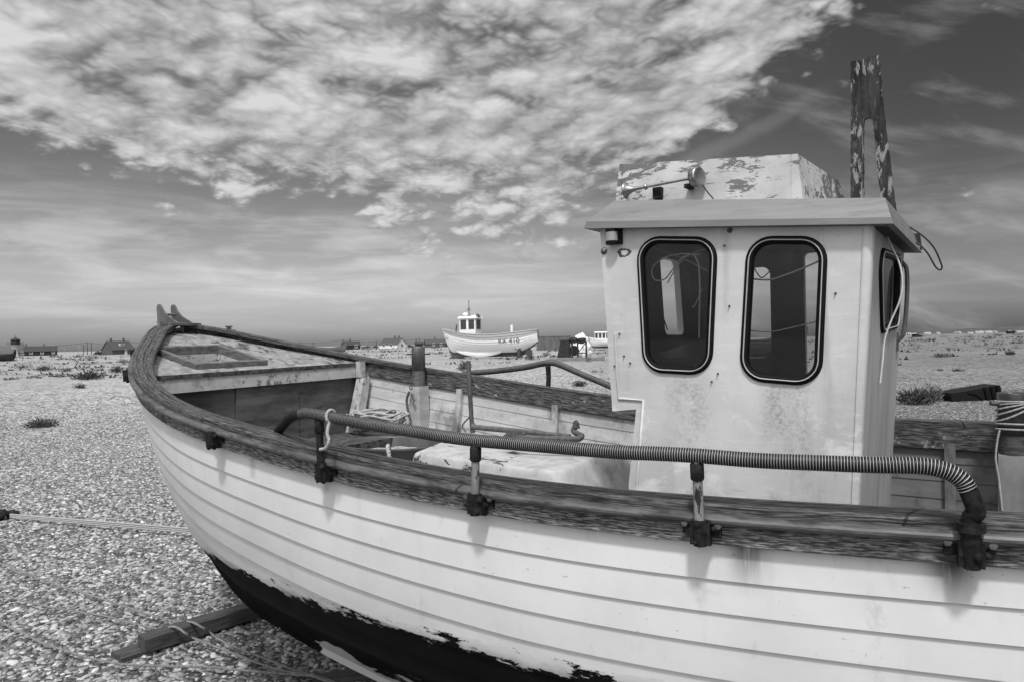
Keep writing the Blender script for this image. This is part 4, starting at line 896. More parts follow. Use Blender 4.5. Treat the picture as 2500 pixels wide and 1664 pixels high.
# ------------------------------------------------------------------ vegetation
def leaf_mat(name, lo, hi):
    t = NT(name); oi = t.n('ObjectInfo'); v = t.tc.outputs['Object']
    c = t.mix(t.ss(t.noise(v, 9, (1,1,1), 4), .3, .7), lo, hi); c = t.math('MULTIPLY', c, t.mix(oi.outputs['Random'], .8, 1.25))
    return t.bsdf(c, .6, 0, .25)
M['leaf'] = leaf_mat('shore plant foliage', .030, .085); M['leaf_pale'] = leaf_mat('dry shore plant', .08, .20)
def shrub_mesh(w, h, seed, n, m='leaf', ls=None, spiky=.2, name='shrub'):
    rn = random.Random(seed); mb = MB(); ls = ls or max(.03, min(w, h*2)*.065)
    cl = [(rn.uniform(-.38, .38)*w, rn.uniform(-.38, .38)*w*.8, rn.uniform(.22, .40)*min(w, 2*h), rn.uniform(.55, 1.)*h) for _ in range(7)]; cl.append((0, 0, .3*w, h))
    for k in range(n):
        x, y, r, hh = rn.choice(cl); a = rn.uniform(0, 6.28); u = rn.random()**.45; el = math.asin(rn.random()**.8)
        p = np.array([x+r*u*math.cos(a)*math.cos(el), y+r*u*math.sin(a)*math.cos(el), hh*(.08+.9*u*math.sin(el))*rn.uniform(.8, 1.12)])
        d = np.array([math.cos(a)*rn.uniform(.2,1), math.sin(a)*rn.uniform(.2,1), rn.uniform(.15, 1.3)]); d += np.array([rn.gauss(0,.5), rn.gauss(0,.5), rn.gauss(0,.3)]); d /= np.linalg.norm(d)
        q = np.cross(d, [rn.gauss(0,1), rn.gauss(0,1), rn.gauss(0,1)]); q /= np.linalg.norm(q)+1e-9; L = ls*rn.uniform(.6, 1.5)*(1+2.2*(rn.random() < spiky)); wd = ls*rn.uniform(.25, .5)
        mb.add([p, p+d*L*.5+q*wd, p+d*L, p+d*L*.5-q*wd], [(0,1,2,3)])
    o = mb.build(name, M[m], fix=False)
    return o
def stems(o, w, h, seed):
    rn = random.Random(seed); mb = MB()
    for k in range(9):
        a = rn.uniform(0, 6.28); r = rn.uniform(.1,.4)*w; mb.tube(spline([(0,0,0), (r*.5*math.cos(a), r*.5*math.sin(a), h*.4), (r*math.cos(a), r*math.sin(a), h*rn.uniform(.6,.95))], 3), max(.004, w*.006), 4)
    mb.build('stem', M['iron'], o)
def shrub(cx_, base, wpx, hpx, label, group=None, n=500, m='leaf', cat='shrub', name='shrub', spiky=.2):
    g = gp(cx_, base); D = g[1]; w, h = wpx*D/FPX, max(hpx*D/FPX, .06)
    o = shrub_mesh(w, h, int(cx_*7+base), n, m, None, spiky, name); o.location = g+np.array([0,0,-.02]); tag(o, label, cat, group)
    if wpx > 30: stems(o, w, h, int(cx_))
    return o
shrub(100, 1041, 84, 26, 'lone low dark mound of leaves in the foreground shingle left of the bow', n=900)
shrub(193, 947, 36, 15, 'small compact dark tuft on bare shingle below the spreading bush', n=400)
shrub(216, 926, 58, 26, 'domed bushy shrub, the biggest close to the bow', n=800)
shrub(157, 919, 76, 10, 'low flat creeping plant to the left of the domed bush', n=600)
shrub(285, 909, 40, 18, 'rounded shrub right beside the bow rail brackets', n=500)
shrub(104, 905, 34, 18, 'loose pale shrub behind the creeping plant', n=450, m='leaf_pale')
shrub(121, 905, 13, 25, 'upright dark spiky plant standing against the loose pale shrub', n=250, spiky=.6)
shrub(158, 907, 34, 14, 'soft grey shrub halfway between the spiky plant and the domed bush', n=400, m='leaf_pale')
shrub(52, 899, 48, 12, 'wide low dark plant below the black house', n=400)
shrub(20, 927, 46, 9, 'thin straggling plant at the left photo edge', n=300)
shrub(12, 908, 14, 4, 'tiny tuft at the left photo edge above the straggling plant', n=80)
shrub(218, 878, 34, 11, 'grey bush below the utility poles', n=300, m='leaf_pale')
shrub(150, 877, 14, 8, 'small round bush right of the black house', n=150)
shrub(100, 878, 16, 7, 'small bush in front of the black house wall', n=150)
shrub(302, 886, 44, 12, 'broad bush in front of the two-chimney house', n=350, m='leaf_pale')
shrub(243, 904, 30, 8, 'low dark scrub behind the domed bush', n=250)
shrub(1424, 942, 42, 18, 'dark leafy shrub between the far handrail and the wheelhouse', n=600)
shrub(1133, 904, 34, 30, 'leafy bush behind the top of the anchor stock', n=600)
shrub(1437, 884, 15, 24, 'tall thin weed beside the rusty winch', n=250, spiky=.6)
shrub(1296, 878, 30, 13, 'low plant beside the prop under the white boat', n=300)
shrub(1338, 868, 26, 12, 'small bush in front of the shipping container', n=250, m='leaf_pale')
shrub(1458, 908, 30, 7, 'flat tuft near the wheelhouse edge', n=200)
shrub(1325, 895, 18, 6, 'flat tuft behind the top of the far handrail', n=120)
shrub(1240, 886, 40, 7, 'sparse low weeds in front of the white boat keel', n=250, m='leaf_pale')
shrub(1130, 876, 36, 6, 'sparse low weeds in front of the white boat bow', n=250)
shrub(2232, 986, 92, 40, 'big tangled leafy bush just past the wheelhouse', n=1500)
shrub(2288, 978, 46, 46, 'feathery pale bush at the end of the black crate', n=900, m='leaf_pale', spiky=.5)
shrub(2296, 872, 36, 12, 'dark shrub alone on the far shingle right of the wheelhouse', n=400, spiky=.5)
shrub(2467, 866, 30, 12, 'dark shrub on the far shingle near the right photo edge', n=350, spiky=.5)
shrub(2339, 906, 30, 10, 'rounded dark tuft above the black crate', n=300)
shrub(2294, 904, 16, 5, 'small flat tuft left of the rounded one', n=120)
shrub(2195, 892, 12, 8, 'little tuft touching the wheelhouse edge', n=120)
shrub(2336, 870, 20, 4, 'thin flat plant beyond the rounded tuft', n=100)
protos = {}
rn = random.Random(5); cnt = 0
while cnt < 60:
    right = rn.random() < .6
    px = rn.uniform(2195, 2500) if right else (rn.uniform(330, 1000) if rn.random() < .35 else rn.uniform(0, 330))
    hor = CY-(px-CX)*.0203; py = hor+(rn.uniform(6, 42) if right else rn.uniform(9, 32))
    if 300 < px < 420: continue
    g = gp(px, py); k = cnt % 4
    if k not in protos:
        o = shrub_mesh(1.5, .38, 90+k, 160, 'leaf' if k < 3 else 'leaf_pale'); protos[k] = o
    else:
        o = protos[k].copy(); COL.objects.link(o)
    sc = rn.uniform(.5, 1.7)*g[1]/110; o.location = g; o.rotation_euler = (0, 0, rn.uniform(0, 6.28)); o.scale = (sc*1.5, sc*1.2, sc*rn.uniform(.6, 1.1))
    tag(o, 'small dark plant scattered far out on the shingle plain', 'plant', 'plants scattered on the far shingle'); o.name = 'shore_plant'; cnt += 1
# low ground cover that nobody could count
mb = MB(); rn = random.Random(11)
for k in range(1500):
    a = R(rn.uniform(-42, 42)); r = 38*(7.5**rn.random()); x, y = r*math.sin(a), r*math.cos(a)
    if mnoise.noise(Vector((x*.045, y*.10, 3))) < .06: continue
    s_ = .10+r*.0019; z = float(gz(x, y))
    for j in range(9):
        b = rn.uniform(0, 6.28); p = np.array([x+rn.gauss(0, s_*2.2), y+rn.gauss(0, s_*1.6), z]); d = np.array([math.cos(b)*.8, math.sin(b)*.8, rn.uniform(.2, 1.)])*s_*rn.uniform(.5, 1.3); q = np.array([-math.sin(b), math.cos(b), 0])*s_*.5
        mb.add([p-q, p+q, p+d+q*.3, p+d-q*.3], [(0,1,2,3)])
tag(mb.build('ground_cover', M['leaf_pale'], fix=False), kind='stuff')
# ------------------------------------------------------------------ far buildings
M['black_wall'] = wmat('tarred boarding', .014, .03, (1,1,8), 3, .3, .7, rough=.7, bump=.2); M['dark_roof'] = wmat('dark felt roof', .03, .06, rough=.8)
M['slate'] = wmat('slate roof', .045, .085, (3,3,3), 3, rough=.7); M['white_wall'] = wmat('white rendered wall', .60, .74, rough=.7); M['grey_wall'] = wmat('grey boarding', .06, .11, (1,1,6), 3, rough=.7)
M['dark_glass'] = flat('dark window', .05, .15, 0, .5); M['white_trim'] = flat('white window frame', .70, .5); M['brick'] = wmat('chimney brick', .07, .13, ns=10, rough=.8)
def house(px, depth, w, d, eave, ridge, wall, roofm, label, yaw=0., wins=(), chims=(), door=None, dormer=False, gable_end=False, name='house', cat='house', over=.25):
    g = at(px, depth); root = empty(name, tuple(g), yaw-math.atan((px-CX)/FPX), label=label, cat=cat)
    mb = MB()
    V = [(-w/2,-d/2,-.4),(w/2,-d/2,-.4),(w/2,d/2,-.4),(-w/2,d/2,-.4),(-w/2,-d/2,eave),(w/2,-d/2,eave),(w/2,d/2,eave),(-w/2,d/2,eave),(-w/2,0,ridge-.06),(w/2,0,ridge-.06)]
    mb.add(V, [(0,1,5,4),(2,3,7,6),(1,2,6,9,5),(3,0,4,8,7),(0,3,2,1)]); mb.build('wall', M[wall], root)
    mb = MB(); sl = (ridge-eave)/(d/2); e = over; W = w/2+over
    for sg in (-1, 1):
        a = [(-W, sg*(d/2+e), eave-sl*e), (W, sg*(d/2+e), eave-sl*e), (W, 0, ridge), (-W, 0, ridge)]; mb.hexa(a, [(p[0], p[1], p[2]+.14) for p in a])
    rf = mb.build('roof', M[roofm], root)
    for cx_ in chims:
        m2 = MB(); m2.box((cx_, 0, ridge+.35), (.55,.45,1.1)); m2.box((cx_, 0, ridge+.93), (.65,.55,.12)); m2.tube([(cx_,0,ridge+.98),(cx_,0,ridge+1.3)], .11, 8); m2.build('chimney', M['brick'], rf)
    if dormer:
        m2 = MB(); z = (eave+ridge)/2; m2.box((.3, -d*.27, z+.15), (1.7,1.1,.8)); dm = m2.build('dormer', M['white_trim'], rf); m3 = MB()
        for k in range(3): m3.box((.3-.5+.5*k, -d*.27-.56, z+.18), (.38,.04,.5))
        m3.build('pane', M['dark_glass'], dm)
    for wx in wins:
        m2 = MB(); m2.box((wx, -d/2-.02, 1.25), (1.15,.06,1.25)); wn = m2.build('window', M['white_trim'], root); m3 = MB()
        for k in (-1, 1): m3.box((wx+k*.24, -d/2-.055, 1.25), (.38,.03,1.0))
        m3.build('pane', M['dark_glass'], wn)
    if door is not None: m2 = MB(); m2.box((door, -d/2-.02, 1.0), (.9,.06,2.0)); m2.build('door', M['white_trim'], root)
    if gable_end:
        m2 = MB(); m2.box((w/2+.02, 0, 1.2), (.06,1.2,1.1)); m2.build('window', M['dark_glass'], root)
    return root
house(100, 300, 11.6, 6, 1.9, 3.9, 'black_wall', 'dark_roof', 'long low black boarded house with white windows beside the white tower', 0., (-3.5,.4,4.4), (-5.2,1.1))
house(60, 296, 4.4, 4, 1.6, 3.2, 'grey_wall', 'slate', 'small grey lean-to between the tower and the long black house', 0., (-.8,.9), ())
house(288, 258, 8.2, 6.5, 1.8, 4.9, 'grey_wall', 'slate', 'grey house with pitched slate roof and two tall chimneys left of the bow', .55, (2.8,), (-2.6,2.2), 1.0, True)
house(857, 268, 6.2, 5, 1.6, 3.1, 'black_wall', 'dark_roof', 'small black hut with one chimney beyond the foredeck', .15, (1.6,), (-.3,))
house(960, 318, 9.6, 7.5, 1.7, 4.4, 'white_wall', 'slate', 'white bungalow with grey pitched roof left of the white boat', -.6, (-2.5,1.5), (1.0,3.2), None, False, True)
house(1030, 330, 6.5, 5, 1.7, 2.7, 'black_wall', 'dark_roof', 'low dark hut with flat-looking roof nearest the white bungalow', 0., (1.2,), (-2.6,))
house(1062, 325, 9, 7, 1.6, 3.6, 'grey_wall', 'slate', 'grey hut with spreading hipped roof just left of the white boat bow', .1, (2.5,-1.), (0.,))
house(1082, 335, 5, 4, 1.8, 2.6, 'black_wall', 'dark_roof', 'dark hut half hidden behind the white boat bow', 0., (), ())
# look-out tower
g = at(38, 310); tw = empty('watch_tower', tuple(g), 0, label='white lighthouse-like tower with dark lantern room and gallery at the far left', cat='tower')
mb = MB(); mb.lathe([(-.4,1.75),(2.5,1.6),(4.9,1.5),(4.9,0)], (0,0,0), (0,0,1), 8, 0, False); wl_ = mb.build('tower_wall', M['white_wall'], tw)
mb = MB(); mb.box((-.8,-1.45,2.6), (.5,.4,1.1)); mb.box((.75,-1.45,2.5), (.7,.4,.9)); mb.build('window', M['dark_glass'], tw)
mb = MB(); mb.lathe([(4.9,0),(4.9,3.2),(5.05,3.2),(5.05,0)], (0,0,0), (0,0,1), 12, 0, False)
for k in range(12):
    a = k*math.pi/6; mb.tube([(3.1*math.cos(a),3.1*math.sin(a),5.05),(3.1*math.cos(a),3.1*math.sin(a),6.0)], .05, 4)
mb.tube([(3.1*math.cos(a),3.1*math.sin(a),6.0) for a in np.linspace(0,6.28,25)], .05, 4); mb.build('gallery', M['grey_wall'], tw)
mb = MB(); mb.lathe([(5.05,1.75),(7.1,1.75),(7.1,0)], (0,0,0), (0,0,1), 8, 0, False); ln_ = mb.build('lantern_room', M['black_wall'], tw)
mb = MB(); mb.lathe([(7.05,2.05),(7.15,2.05),(8.0,.5),(8.3,.12),(9.3,.04),(9.3,0)], (0,0,0), (0,0,1), 8, 0, False); mb.build('roof', M['dark_roof'], tw)
mb = MB(); mb.tube([(2.6,-.8,5.),(6.0,-.8,0.)], .10, 4); mb.tube([(2.6,.4,5.),(6.0,.4,0.)], .10, 4)
for k in range(9): t = k/9; mb.box((2.6+3.4*t,-.2,5-5*t), (.35,1.2,.06))
mb.tube([(2.6,-.8,6.),(6.0,-.8,1.)], .05, 4); mb.build('stair', M['grey_wall'], tw)
# utility poles and wires
def pole(px, depth, h, label, arm=True):
    g = at(px, depth); o = empty('utility_pole', tuple(g), 0, label=label, cat='utility pole', group='utility poles along the village road'); mb = MB(); mb.tube([(0,0,-.3),(0,0,h)], [.17,.12], 6); mb.build('pole', M['timber'], o)
    if arm: mb = MB(); mb.box((0,0,h-.4), (1.7,.14,.14)); mb.build('crossarm', M['timber'], o)
    return g+np.array([0,0,h-.3])
tops = []
for px, D, h, lb in ((204,330,4.6,'leftmost and shortest of the three poles left of the grey house'),(213,300,5.3,'middle and tallest of the three poles left of the grey house'),(223,305,5.2,'rightmost of the three poles left of the grey house'),(300,280,5.2,'pole standing in front of the grey two-chimney house'),(733,330,3.8,'pole seen over the bow rail, leftmost beyond the foredeck'),(765,340,3.4,'short pole second from the left beyond the foredeck'),(838,290,4.2,'pole just left of the small black hut'),(919,330,3.6,'pole just left of the white bungalow'),(1024,335,4.6,'pole above the low dark hut'),(1037,345,4.1,'pole above the grey hut with spreading roof')):
    tops.append(pole(px, D, h, lb))
def wire(a, b, sag, label):
    mb = MB()
    for dx in (-.7, .7): mb.tube([np.array(a)*(1-t)+np.array(b)*t+np.array([dx,0,-sag*4*t*(1-t)]) for t in np.linspace(0, 1, 14)], .035, 4)
    tag(mb.build('overhead_wire', M['timber'], None, 'base'), label, 'wire')
wire(tops[1], at(-60, 280)+np.array([0,0,4.2]), 1.0, 'overhead wires running left from the three poles above the black house')
wire(tops[2], tops[3], .5, 'overhead wires from the three poles to the grey house')
wire(tops[3], tops[4], 1.2, 'overhead wires passing behind the bow of the boat')
wire(tops[4], tops[6], .6, 'overhead wires over the foredeck rail'); wire(tops[6], tops[7], .6, 'overhead wires between the black hut and the white bungalow'); wire(tops[7], tops[8], .6, 'overhead wires above the white bungalow roof')
M['pylon'] = flat('pale pylon steel', .30, .6)
for px, D in ((140,1500),(193,1350),(157,1800)):
    g = at(px, D); mb = MB(); h = 14
    for sx in (-1, 1): mb.tube([(sx*2.2,0,0),(sx*.5,0,h*.7),(0,0,h)], .35, 4)
    for z, w_ in ((h*.62,3.4),(h*.78,2.6)): mb.tube([(-w_,0,z),(w_,0,z)], .3, 4)
    o = mb.build('pylon', M['pylon']); o.location = g; tag(o, 'distant pale electricity pylon on the horizon between the black house and the poles', 'pylon', 'pylons on the left horizon')
for px, D, w_, h, lb in ((240,262,4,1.6,'dark rounded bush against the left side of the grey house'),(252,262,4,1.1,'low dark hedge beside the grey house wall'),(326,255,3,2.6,'dark bush at the right end of the grey house'),(905,330,9,1.7,'dark hedge between the black hut and the white bungalow'),(890,330,6,1.4,'low dark hedge right of the black hut'),(1000,335,7,1.5,'dark hedge right of the white bungalow'),(780,330,10,1.2,'long low dark hedge seen over the foredeck rail'),(690,335,8,1.0,'low dark hedge above the hatch on the foredeck')):
    o = shrub_mesh(w_, h, int(px), 320, 'leaf', .4, 0., 'hedge'); o.location = at(px, D); tag(o, lb, 'hedge')
# ------------------------------------------------------------------ far boats
M['bw'] = wmat('clean white hull paint', .78, .84, rough=.4, bump=.03); M['bg'] = wmat('pale grey topside', .36, .42, rough=.4, bump=.03); M['bd'] = wmat('grey bottom paint', .10, .17, rough=.6); M['bk'] = wmat('black tarred hull', .012, .03, rough=.5); M['bb'] = wmat('bare brown hull', .10, .2, (1,1,9), 4, rough=.7); M['letter'] = flat('black lettering', .03)
class Hull:
    def __init__(s, L, bm, zb, zm, zs, zk=.35, bow=.55, stern=.6):
        s.L, s.bm, s.bow, s.st = L, bm, bow, stern; s.z = (zb, zm, zs); s.zk = zk
    def b(s, x):
        t = x/s.L
        return s.bm*(min(1, max(0, t/.42))**s.bow if t < .42 else max(0, 1-((t-.42)/.58)**3.2)**s.st)
    def zg(s, x):
        t = x/s.L; a, m, c = s.z; return m+(a-m)*max(0, 1-t/.62)**2.2+(c-m)*max(0, (t-.5)/.5)**1.6
    def zl(s, x):
        t = x/s.L; return s.zk+(s.zg(x)-s.zk-.3)*(max(0, 1-t/.12)**1.8+max(0, (t-.80)/.20)**1.5*.55)
    def pt(s, x, v, side):      # v 0 gunwale .. 1 keel
        th = v*math.pi/2; p = 1.25+.85*min(1, x/(.4*s.L)); b = s.b(x); zg, zl = s.zg(x), min(s.zl(x), s.zg(x)-.05)
        return np.array([x, side*max(b*math.cos(th)**(2/p), .05), zg-(zg-zl)*math.sin(th)**(2/p)])
def far_boat(name, hull, pos, yaw, label, mats, nv=12, bands=None, category='boat', house_=None):
    root = empty(name, tuple(pos), yaw, label=label, cat=category); mb = MB(); xs = [hull.L*t for t in np.concatenate([np.linspace(.004,.1,10), np.linspace(.12,.9,26), np.linspace(.91,.996,12)])]
    for sd in (-1, 1):
        for k in range(nv):
            v0, v1 = k/nv, (k+1)/nv; mi = bands(k) if bands else 0
            rows = []
            for x in xs:
                a, b, c = hull.pt(x, v0, sd), hull.pt(x, (v0+v1)/2, sd), hull.pt(x, v1, sd); st = .035; c = c+np.array([0, sd*st, 0]); b = b+np.array([0, sd*st/2, 0]); rows.append([a, b, c])
            mb.grid(rows, mi, True)
            mb.grid([[r[2], r[2]-np.array([0, sd*.014, -.0])] for r in rows], 3, False)
    hb = mb.build('hull', [M[m] for m in mats], root)
    mb = MB(); mb.grid([[hull.pt(x, 0, -1)-np.array([0,0,.30]), hull.pt(x, 0, 1)-np.array([0,0,.30])] for x in xs], 0, False); mb.build('deck', M['grey_wall'], root)
    mb = MB(); T = [hull.pt(x, 0, -1) for x in xs]+[hull.pt(x, 0, 1) for x in xs[::-1]]; mb.tube(T+[T[0]], .06, 6); mb.build('gunwale', M[mats[0]], root)
    pr = [np.array([x, 0, hull.zl(x)]) for x in xs]; mb = MB(); mb.grid([[p+np.array([0,-.07,.05]), p+np.array([0,-.06,-.28]), p+np.array([0,.06,-.28]), p+np.array([0,.07,.05])] for p in pr[6:-10]], 0, False); mb.build('keel', M['bd'], root)
    return root
def wheelhouse(root, x0, x1, hw, z0, z1, wins=2, m='bw'):
    mb = MB(); mb.hexa([(x0,-hw,z0),(x1,-hw,z0),(x1,hw,z0),(x0,hw,z0)], [(x0,-hw,z1),(x1,-hw,z1),(x1,hw,z1),(x0,hw,z1)]); mb.build('wheelhouse', M[m], root)
    mb = MB(); mb.box(((x0+x1)/2,0,z1+.09), (x1-x0+.3,2*hw+.3,.18), None, 0, .9); mb.build('wheelhouse_roof', M[m], root)
    L = x1-x0
    for k in range(wins):
        mb = MB(); w_ = L/wins; mb.box((x0+w_*(k+.5),-hw-.005,z1-.62), (w_*.70,.05,.95)); mb.build('window', M['dark_glass'], root)
    mb = MB(); mb.box((x1+.005,0.,z1-.62), (.05,hw*1.3,.95)); mb.build('window', M['dark_glass'], root)
DRX = 70.; ry = R(-20); g = at(1196, DRX)
hx = Hull(10.3, 1.65, 3.05, 2.35, 2.75, .45, .5, .55)
e_ = np.array([math.cos(ry), math.sin(ry), 0]); pos = g-e_*5.15; pos[2] = g[2]-.05
rx = far_boat('fishing_boat', hx, pos, ry, 'white clinker fishing boat RX 410 with small wheelhouse and mast, propped on the shingle', ['bg','bw','bd','bg'], 12, lambda k: 0 if k < 2 else (1 if k < 9 else 2))
wheelhouse(rx, 2.2, 3.95, .78, 2.1, 4.05, 2)
mb = MB(); mb.tube([(2.95,0,4.2),(2.95,0,5.8)], [.05,.03], 6); mb.tube([(2.95,-.3,5.1),(2.95,.3,5.1)], .025, 5); mb.tube([(2.6,.0,4.9),(3.2,.0,4.9)], .025, 5); mb.box((2.95,0,5.8), (.09,.09,.10)); mb.box((2.88,0,4.95), (.09,.09,.12)); mb.build('mast', M['iron'], rx)
mb = MB(); mb.tube([(2.55,0,4.2),(2.55,0,4.38)], .12, 8); mb.lathe([(4.38,0),(4.38,.26),(4.45,.29),(4.58,.27),(4.63,.2),(4.64,0)], (2.55,0,0), (0,0,1), 16); mb.build('radar_dome', M['bw'], rx)
mb = MB(); mb.lathe([(4.23,0),(4.23,.38),(4.30,.36),(4.36,.2),(4.37,0)], (3.5,.1,0), (0,0,1), 14); mb.build('roof_hatch', M['bw'], rx)
mb = MB(); mb.blob((4.0,-.2,4.30), .20, 2, 0, .5); mb.tube([(3.8,-.5,4.22),(4.3,-.3,4.15),(4.1,.3,4.2)], .04, 5); mb.build('life_raft_net', M['iron'], rx)
mb = MB(); mb.tube([(1.55,-.3,2.5),(1.68,-.3,3.45)], .07, 6); mb.build('samson_post', M['iron'], rx)
mb = MB(); mb.tube([(7.9,-1.0,2.5),(7.9,-1.0,3.25)], .14, 10); mb.build('bollard', M['bw'], rx)
mb = MB(); mb.lathe([(0,.09),(.05,.09),(.05,0)], hx.pt(8.2, .55, -1)+np.array([0,.02,0]), (0,-1,0), 10); mb.build('porthole', M['iron'], rx)
# bilge fairing
mb = MB(); P = []
for t in np.linspace(0, 1, 24):
    x = 1.6+5.2*t; dp = math.sin(math.pi*min(1, max(0, t)))**.6; a = hx.pt(x, .66, -1); P.append([a+np.array([0,-.02,.05]), a+np.array([0,-.16*dp-.02,-.12*dp]), a+np.array([0,.0,-.48*dp-.03])])
mb.grid(P, 0, True); mb.build('bilge_fairing', M['bw'], rx)
def text_mesh(body, size):
    cu = bpy.data.curves.new('t', 'FONT'); cu.body = body; cu.size = size; cu.space_character = 1.12; o = bpy.data.objects.new('t', cu); COL.objects.link(o)
    me = bpy.data.meshes.new_from_object(o.evaluated_get(bpy.context.evaluated_depsgraph_get())); bpy.data.objects.remove(o)
    V = [tuple(v.co) for v in me.vertices]; F = [tuple(p.vertices) for p in me.polygons]; bpy.data.meshes.remove(me); return V, F
def hull_side(h, x, z):
    best = min(np.linspace(0, 1, 120), key=lambda v: abs(h.pt(x, v, -1)[2]-z)); return h.pt(x, best, -1)[1]
def letter(root, h, body, x, z, size, name='lettering', m='letter'):
    V, F = text_mesh(body, size); mb = MB(); W = [(x+a, hull_side(h, x+a, z+b+.04*a)-.085, z+b+.04*a) for a, b, _ in V]; mb.add(W, F); mb.build(name, M[m], root, fix=False)
letter(rx, hx, 'RX 410', 6.65, 1.46, .62)
letter(rx, hx, 'RX', .42, 1.95, .36, 'lettering', 'bd')
for px, py in ((1117,873),):
    pass
def block(px, depth, w_, d_, h, label, m='timber', dz=0., name='prop'):
    g = at(px, depth); mb = MB(); mb.box((0,0,h/2), (w_,d_,h)); mb.box((0,0,.06), (w_*1.5,d_*1.3,.12)); o = mb.build(name, M[m]); o.location = g; o.rotation_euler = (0,0,ry); return tag(o, label, 'prop')
block(1114, 71.5, .9, .5, .30, 'dark timber block under the forefoot of the white boat')
block(1268, 68.2, .32, .4, .95, 'dark upright prop under the white boat towards its stern')
block(1292, 67., .5, .3, .75, 'black drum-like prop under the round stern of the white boat')
# third boat, half hidden by the wheelhouse
h3 = Hull(8., 1.3, 2.3, 1.7, 2.0, .35); b3 = far_boat('fishing_boat', h3, at(1438, 140)+np.array([0,0,-.1]), R(-14), 'small white boat with dark-windowed wheelhouse half hidden behind the big wheelhouse', ['bw','bw','bd','bg'], 8, lambda k: 0 if k < 6 else 2)
wheelhouse(b3, 1.3, 4.2, .8, 1.6, 3.2, 4)
# dark boat seen through the wheelhouse windows
h4 = Hull(6., 1.1, 2.2, 1.4, 1.5, .3); far_boat('fishing_boat', h4, at(1972, 48)+np.array([0,0,-.1]), R(178), 'dark hulled boat glimpsed through the starboard opening of the wheelhouse', ['bk','bk','bk','bk'], 8)
# tarpaulin-covered hulk at the left edge and brown hull by the hut
h5 = Hull(7.5, 1.3, 1.5, 1.5, 1.6, .2); o5 = far_boat('boat_hulk', h5, at(38, 122)+np.array([0,0,-.15]), R(168), 'dark boat hulk under a sheet at the left photo edge', ['bk','bk','bk','bk'], 6)
mb = MB(); P = []
for t in np.linspace(.02, .98, 20):
    x = 7.5*t; a, c = h5.pt(x, .12, -1), h5.pt(x, .12, 1); P.append([a+np.array([0,-.06,0]), h5.pt(x,0,-1)+np.array([0,-.05,.07]), (a+c)/2+np.array([0,0,.75+.2*math.sin(x*2.3)]), h5.pt(x,0,1)+np.array([0,.05,.07]), c+np.array([0,.06,0])])
mb.grid(P, 0, False); mb.build('cover', M['grey_wall'], o5)
h6 = Hull(7.5, 1.2, 2.2, 1.3, 1.5, .2); far_boat('boat_hulk', h6, at(848, 175)+np.array([0,0,-.2]), R(172), 'bare brown wooden hull lying in front of the small black hut', ['bb','bb','bb','bb'], 7)
# ------------------------------------------------------------------ container, winch, covered heap, crate
M['container'] = wmat('grey container steel', .10, .15, (1,1,.3), 3, rough=.6); M['slab'] = wmat('concrete slab', .14, .22, rough=.8)
g = at(1352, 122); ct_ = empty('shipping_container', tuple(g), R(-10), label='grey corrugated shipping container behind the white boat stern', cat='container')
mb = MB(); w_, d_, h_ = 5.5, 2.4, 2.45
def corr(a, b, n):
    a, b = np.array(a), np.array(b); e = (b-a)/np.linalg.norm(b-a); nn = np.array([e[1], -e[0], 0]); out = []
    for i in range(n):
        for t, o_ in ((0,0),(.35,0),(.5,-.05),(.85,-.05)): out.append(a+(b-a)*(i+t)/n+nn*o_)
    out.append(b); return out
for a, b, n in (((-w_/2,-d_/2,0),(w_/2,-d_/2,0),22),((w_/2,-d_/2,0),(w_/2,d_/2,0),9),((w_/2,d_/2,0),(-w_/2,d_/2,0),22),((-w_/2,d_/2,0),(-w_/2,-d_/2,0),9)):
    L_ = corr(a, b, n); mb.grid([[p+np.array([0,0,.1]), p+np.array([0,0,h_-.1])] for p in L_], 0, False)
mb.box((0,0,h_-.06), (w_+.03,d_+.03,.12)); mb.build('body', M['container'], ct_)
mb = MB(); mb.box((0,0,.07), (w_+.04,d_+.04,.13))
for sx in (-1,1):
    for sy in (-1,1): mb.box((sx*w_/2,sy*d_/2,h_/2), (.16,.16,h_+.02))
mb.build('corner_frame', M['container'], ct_)
g = at(1407, 56); mb = MB(); mb.box((0,0,.10), (4.4,2.0,.30)); o = mb.build('concrete_slab', M['slab']); o.location = g; o.rotation_euler = (0,0,-.08); tag(o, 'grey concrete slab under the rusty winch', 'slab')
wi = empty('winch', tuple(at(1397, 57.5)+np.array([0,0,.25])), -.1, label='black rusty beach winch with open frame standing on the concrete slab', cat='winch')
mb = MB(); mb.hexa([(-1.25,-.5,0),(-.1,-.5,0),(-.1,.5,0),(-1.25,.5,0)], [(-.95,-.42,1.35),(-.2,-.42,1.35),(-.2,.42,1.35),(-.95,.42,1.35)]); mb.box((-.6,0,1.4), (.9,.95,.08)); mb.build('casing', M['bk'], wi)
mb = MB()
for x in (0.,.45,1.15): 
    for y in (-.45,.45): mb.box((x,y,.62), (.14,.14,1.25))
for y in (-.45,.45): mb.box((.58,y,1.25), (1.3,.14,.14)); mb.box((.58,y,.35), (1.3,.07,.07))
mb.tube([(.45,-.45,.35),(1.15,-.45,1.2)], .04, 6); mb.build('frame', M['bk'], wi)
mb = MB(); mb.lathe([(-.5,.0),(-.5,.42),(-.42,.42),(-.42,.22),(.42,.22),(.42,.42),(.5,.42),(.5,0)], (.15,0,.55), (0,1,0), 20, 0, False); mb.build('drum', M['rust'], wi)
mb = MB()
for k in range(9): mb.blob((random.uniform(-.1,1.1), random.uniform(-.3,.3), 1.35+random.uniform(0,.1)), random.uniform(.16,.26), 2, 0, .6)
mb.build('net_heap', M['bk'], wi)
